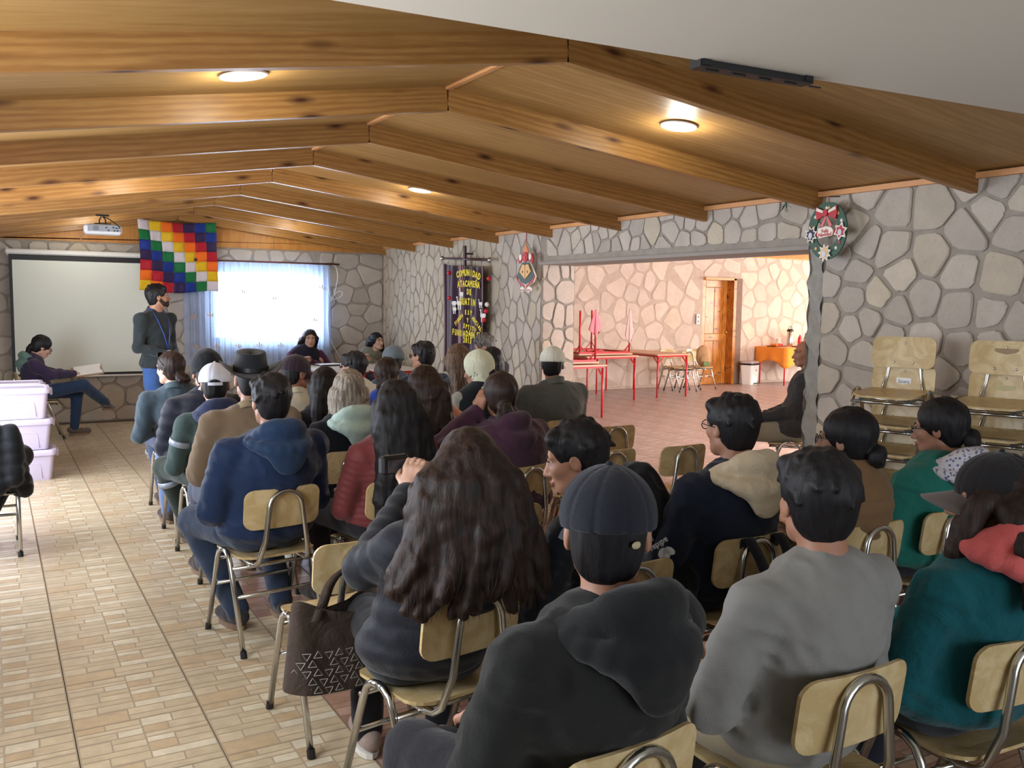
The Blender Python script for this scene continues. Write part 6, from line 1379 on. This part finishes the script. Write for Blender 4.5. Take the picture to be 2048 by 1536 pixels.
# camera held by the person with the very long hair
S_ = PEOPLE['S']; r = empty('camera', (0, 0, 0), 0, 'small black camera held up by the person with very long wavy hair', 'camera')
x0, y0, a0 = C['S']; ca_, sa_ = math.cos(a0), math.sin(a0); wl = S_['WR'][0]+np.array([.09, .07, .085]); r.location = (x0+ca_*wl[0]-sa_*wl[1], y0+sa_*wl[0]+ca_*wl[1], wl[2]); r.rotation_euler = (0, 0, a0)
MB().rbox((0, 0, 0), (.11, .035, .065), .008).build('camera_body', M['black'], r); MB().rbox((0, -.019, -.004), (.07, .004, .045), .002).build('display', plain('camera_display', (60, 66, 76), .2), r); MB().lathe([(.0, .0), (.026, 0), (.028, .03), (.02, .034), (0, .034)], (0, 0, 0), 16, fn=lambda p, a: Vector((p.x, p.z+.017, p.y))).build('lens_barrel', M['metal_dark'], r, True)
# black sports jacket with trefoil mark and lettering between two chairs
JP = [atY(1275, 960, 2.66), atY(1318, 1045, 2.62), atY(1360, 1088, 2.60), atY(1352, 1150, 2.56), atY(1335, 1215, 2.52)]
s = Sdf(.04); s.chain([tuple(p) for p in JP], [.07, .085, .075, .085, .09]); s.chain([tuple(JP[1]+Vector((.05, .05, .02))), tuple(JP[2]+Vector((.09, .06, -.03))), tuple(JP[3]+Vector((.10, .04, 0)))], [.05, .06, .06])
jk = link('sports_jacket', s.mesh('sports_jacket', .009, fold=.022, fs=12), fabric('black_sports_cloth', (18, 18, 20), rough=.8), None, True); setp(jk, 'black sports jacket with white trefoil mark draped between the profile face and navy jacket', 'jacket')
MB().tube([tuple(JP[-1]), tuple(Vector((JP[-1].x, JP[-1].y, .02)))], [.085, .075], 12).build('sleeve', jk.data.materials[0], jk, True)
pw = plain('white_print2', (214, 214, 214), .7); kc = atY(1330, 1096, 2.46)
cr_ = Vector(RX[:, 0]); cu_ = Vector(RX[:, 1]); cn_ = Vector(RX[:, 2])
def place_print(o, p, deg):
    a = math.radians(deg); r_ = cr_*math.cos(a)+cu_*math.sin(a); u_ = -cr_*math.sin(a)+cu_*math.cos(a); o.parent = jk
    m = Matrix((r_, u_, cn_)).transposed().to_4x4(); o.matrix_local = Matrix.Translation(p) @ m
mb = MB()
for k, a in enumerate((-.8, 0, .8)):
    L, W = .040, .013; pts_ = []
    for i in range(12):
        t_ = 2*PI*i/12; lx, ly = W*math.sin(t_), L*.5+L*.5*math.cos(t_); pts_.append((lx*math.cos(a)+ly*math.sin(a), ly*math.cos(a)-lx*math.sin(a), 0))
    mb.add(pts_+[(p[0], p[1], .003) for p in pts_], [tuple(range(12)), tuple(range(23, 11, -1))]+[(i, (i+1) % 12, 12+(i+1) % 12, 12+i) for i in range(12)])
o = mb.build('trefoil_print', pw, None); place_print(o, kc, 195); o['kind'] = 'stuff'
o = text_mesh('adidas', .030, 'lettering', pw, None, ext=.001, bold=.0006); place_print(o, kc+cu_*.012-cr_*.022, 212)
# jacket draped over the chair at the left edge
s = Sdf(.04)
for k in range(5): xx = -.17+.085*k; s.cap((xx, -.20, .78), (xx*1.05, -.27, .50-.05*(k % 2)), .045, .055, q=(.07, .008)); s.cap((xx, -.215, .78), (xx, -.14, .60), .035, .035)
s.cap((.18, -.22, .72), (.24, -.16, .40), .05, .045, q=(.07, .008))
dj = link('jacket', s.mesh('draped_jacket', .010, fold=.010), fab((24, 26, 30), rough=.6), None, True); dj.location = (C['BB'][0], C['BB'][1], 0); setp(dj, 'black padded jacket draped over the backrest of the chair at the left edge', 'jacket')
MB().box((.10, -.325, .60), (.012, .006, .03)).build('zip_pull', plain('yellow_tag', (206, 206, 60), .5), dj)
# clipboard of the writing person
P1 = PEOPLE['P1']; cbd = empty('clipboard', (0, 0, 0), 0, 'clipboard with white papers on the lap of the writing person', 'clipboard'); rt_ = P1['root']; a0 = rt_.rotation_euler.z; lp = Vector((.04, .50, .755))
cbd.location = rt_.location+Matrix.Rotation(a0, 3, 'Z') @ lp; cbd.rotation_euler = (math.radians(8), math.radians(24), a0)
MB().rbox((0, 0, 0), (.24, .33, .006), .002).build('board', plain('brown_board', (150, 120, 86), .6), cbd); MB().rbox((-.01, .01, .008), (.21, .29, .008), .002).build('paper', M['white'], cbd); MB().rbox((0, .15, .014), (.08, .025, .012), .003).build('clip', M['metal'], cbd)
# lanyards
def lanyard(pid, col, parent_pts, card):
    P_ = PEOPLE[pid]; s_ = MB().tube([tuple(p) for p in parent_pts], .0045, 5); l0 = s_.build('lanyard', col, P_['root'], True); MB().rbox(tuple(Vector(parent_pts[-1])+Vector((0, .006, -.05))), (.055, .006, .09), .002).build('badge', M['white'], l0)
P2 = PEOPLE['P2']; nb = P2['NB']; bl = plain('blue_lanyard', (44, 74, 160), .6)
lanyard('P2', bl, [nb+np.array([-.075, -.03, .01]), nb+np.array([-.085, .03, -.01]), nb+np.array([-.075, .09, -.10]), nb+np.array([-.04, .135, -.25]), nb+np.array([-.0, .150, -.40])], True); 
MB().tube([tuple(p) for p in (nb+np.array([.075, -.03, .01]), nb+np.array([.085, .03, -.01]), nb+np.array([.075, .09, -.10]), nb+np.array([.04, .135, -.25]), nb+np.array([.0, .150, -.40]))], .0045, 5).build('lanyard', bl, P2['root'], True)
# sunglasses on the hair of the front left person
A_ = PEOPLE['A']; T_ = lambda x, y, z: A_['H']+A_['R3']@np.array([x, y, z]); mb = MB()
for sg in (-1, 1): mb.tube([T_(sg*.034+.026*math.cos(a), .062, .100+.020*math.sin(a)) for a in [2*PI*k/14 for k in range(14)]], .0025, 5, closed=True); mb.tube([T_(sg*.062, .058, .10), T_(sg*.094, .0, .06), T_(sg*.096, -.04, .03)], .0025, 5)
gso = mb.build('sunglasses', GLASSF, None, True); gso.location = A_['root'].location; gso.rotation_euler = A_['root'].rotation_euler; setp(gso, 'sunglasses pushed up on the hair of the front left audience member', 'sunglasses')
for sg in (-1, 1): l_ = MB(); l_.add([tuple(T_(sg*.034+.024*math.cos(2*PI*k/14), .062, .100+.018*math.sin(2*PI*k/14))) for k in range(14)], [tuple(range(14))]); l_.build('dark_lens', plain('dark_lens', (30, 30, 40), .1), gso, fix=False)
# reflective bands of the work clothes, cap tag
C_ = PEOPLE['C']; rb = plain('reflective_band', (150, 160, 176), .35, .2)
for (a, b, r0, t0) in ((C_['SH'][0], C_['EL'][0], .068, .42),): 
    c_ = a+(b-a)*t0; d_ = (b-a)/np.linalg.norm(b-a); MB().tube([tuple(c_-d_*.018), tuple(c_+d_*.018)], r0*.99, 20, cap=False).build('reflective_band', rb, C_['root'], True, True, .002)
a, b = C_['KN'][0], C_['AN'][0]; d_ = (b-a)/np.linalg.norm(b-a); c_ = a+(b-a)*.22; MB().tube([tuple(c_-d_*.02), tuple(c_+d_*.02)], .072, 20, cap=False).build('reflective_band', rb, C_['root'], True, True, .002)
MB().box(tuple(C_['chest']+np.array([-.04, -.165, .03])), (.16, .006, .035)).build('reflective_band', rb, C_['root'])
# bag and shoes at the bottom edge, things on the floor
s = Sdf(.05); s.ell((0, 0, .16), (.13, .10, .16)); s.ell((.02, -.08, .12), (.10, .05, .10)); o = link('backpack', s.mesh('bp3', .010, fold=.012), fabric('grey_black_nylon', (52, 54, 58), rough=.6), None, True); px_ = atZ(880, 1500, .25); o.location = (px_.x, px_.y, .0); setp(o, 'grey and black bag on the floor at the bottom edge', 'bag')
for k in (0, 1): MB().tube(fillet([(-.06+.1*k, -.10, .26), (-.06+.1*k, -.15, .18), (-.05+.1*k, -.13, .06)], .04, 5), .010, 6).build('strap', M['white'] if k == 0 else M['black'], o, True)
s = Sdf(.04); s.ell((0, 0, 0), (.055, .10, .08)); o = link('red_bag', s.mesh('rb', .010, fold=.01), fabric('raspberry_cloth', (176, 44, 76)), None, True); o.location = (2.02, 2.72, .47); setp(o, 'raspberry red cloth bag lying on the chair beside the navy jacket', 'bag')
b_ = empty('striped_bag', (1.86, 1.98, .30), .3, 'dark bag with an orange patch between the two front chairs', 'bag'); s = Sdf(.05); s.ell((0, 0, 0), (.13, .08, .16)); link('bag_body', s.mesh('sb', .012, fold=.01), fabric('dark_bag', (40, 40, 42)), b_, True); s = Sdf(.03); s.ell((-.01, -.045, .09), (.05, .045, .06)); link('patch', s.mesh('op', .010), fabric('orange_patch', (226, 112, 30)), b_, True)

U_ = PEOPLE['U']; co_ = [c for c in U_['root'].children if c.name.startswith('cap')][0]; MB().ball(tuple(U_['H']+U_['R3']@np.array([.052, -.104, .000])), (.012, .004, .008), 10, 6).build('adjuster_tab', plain('beige_tab', (176, 160, 128), .6), co_, True)
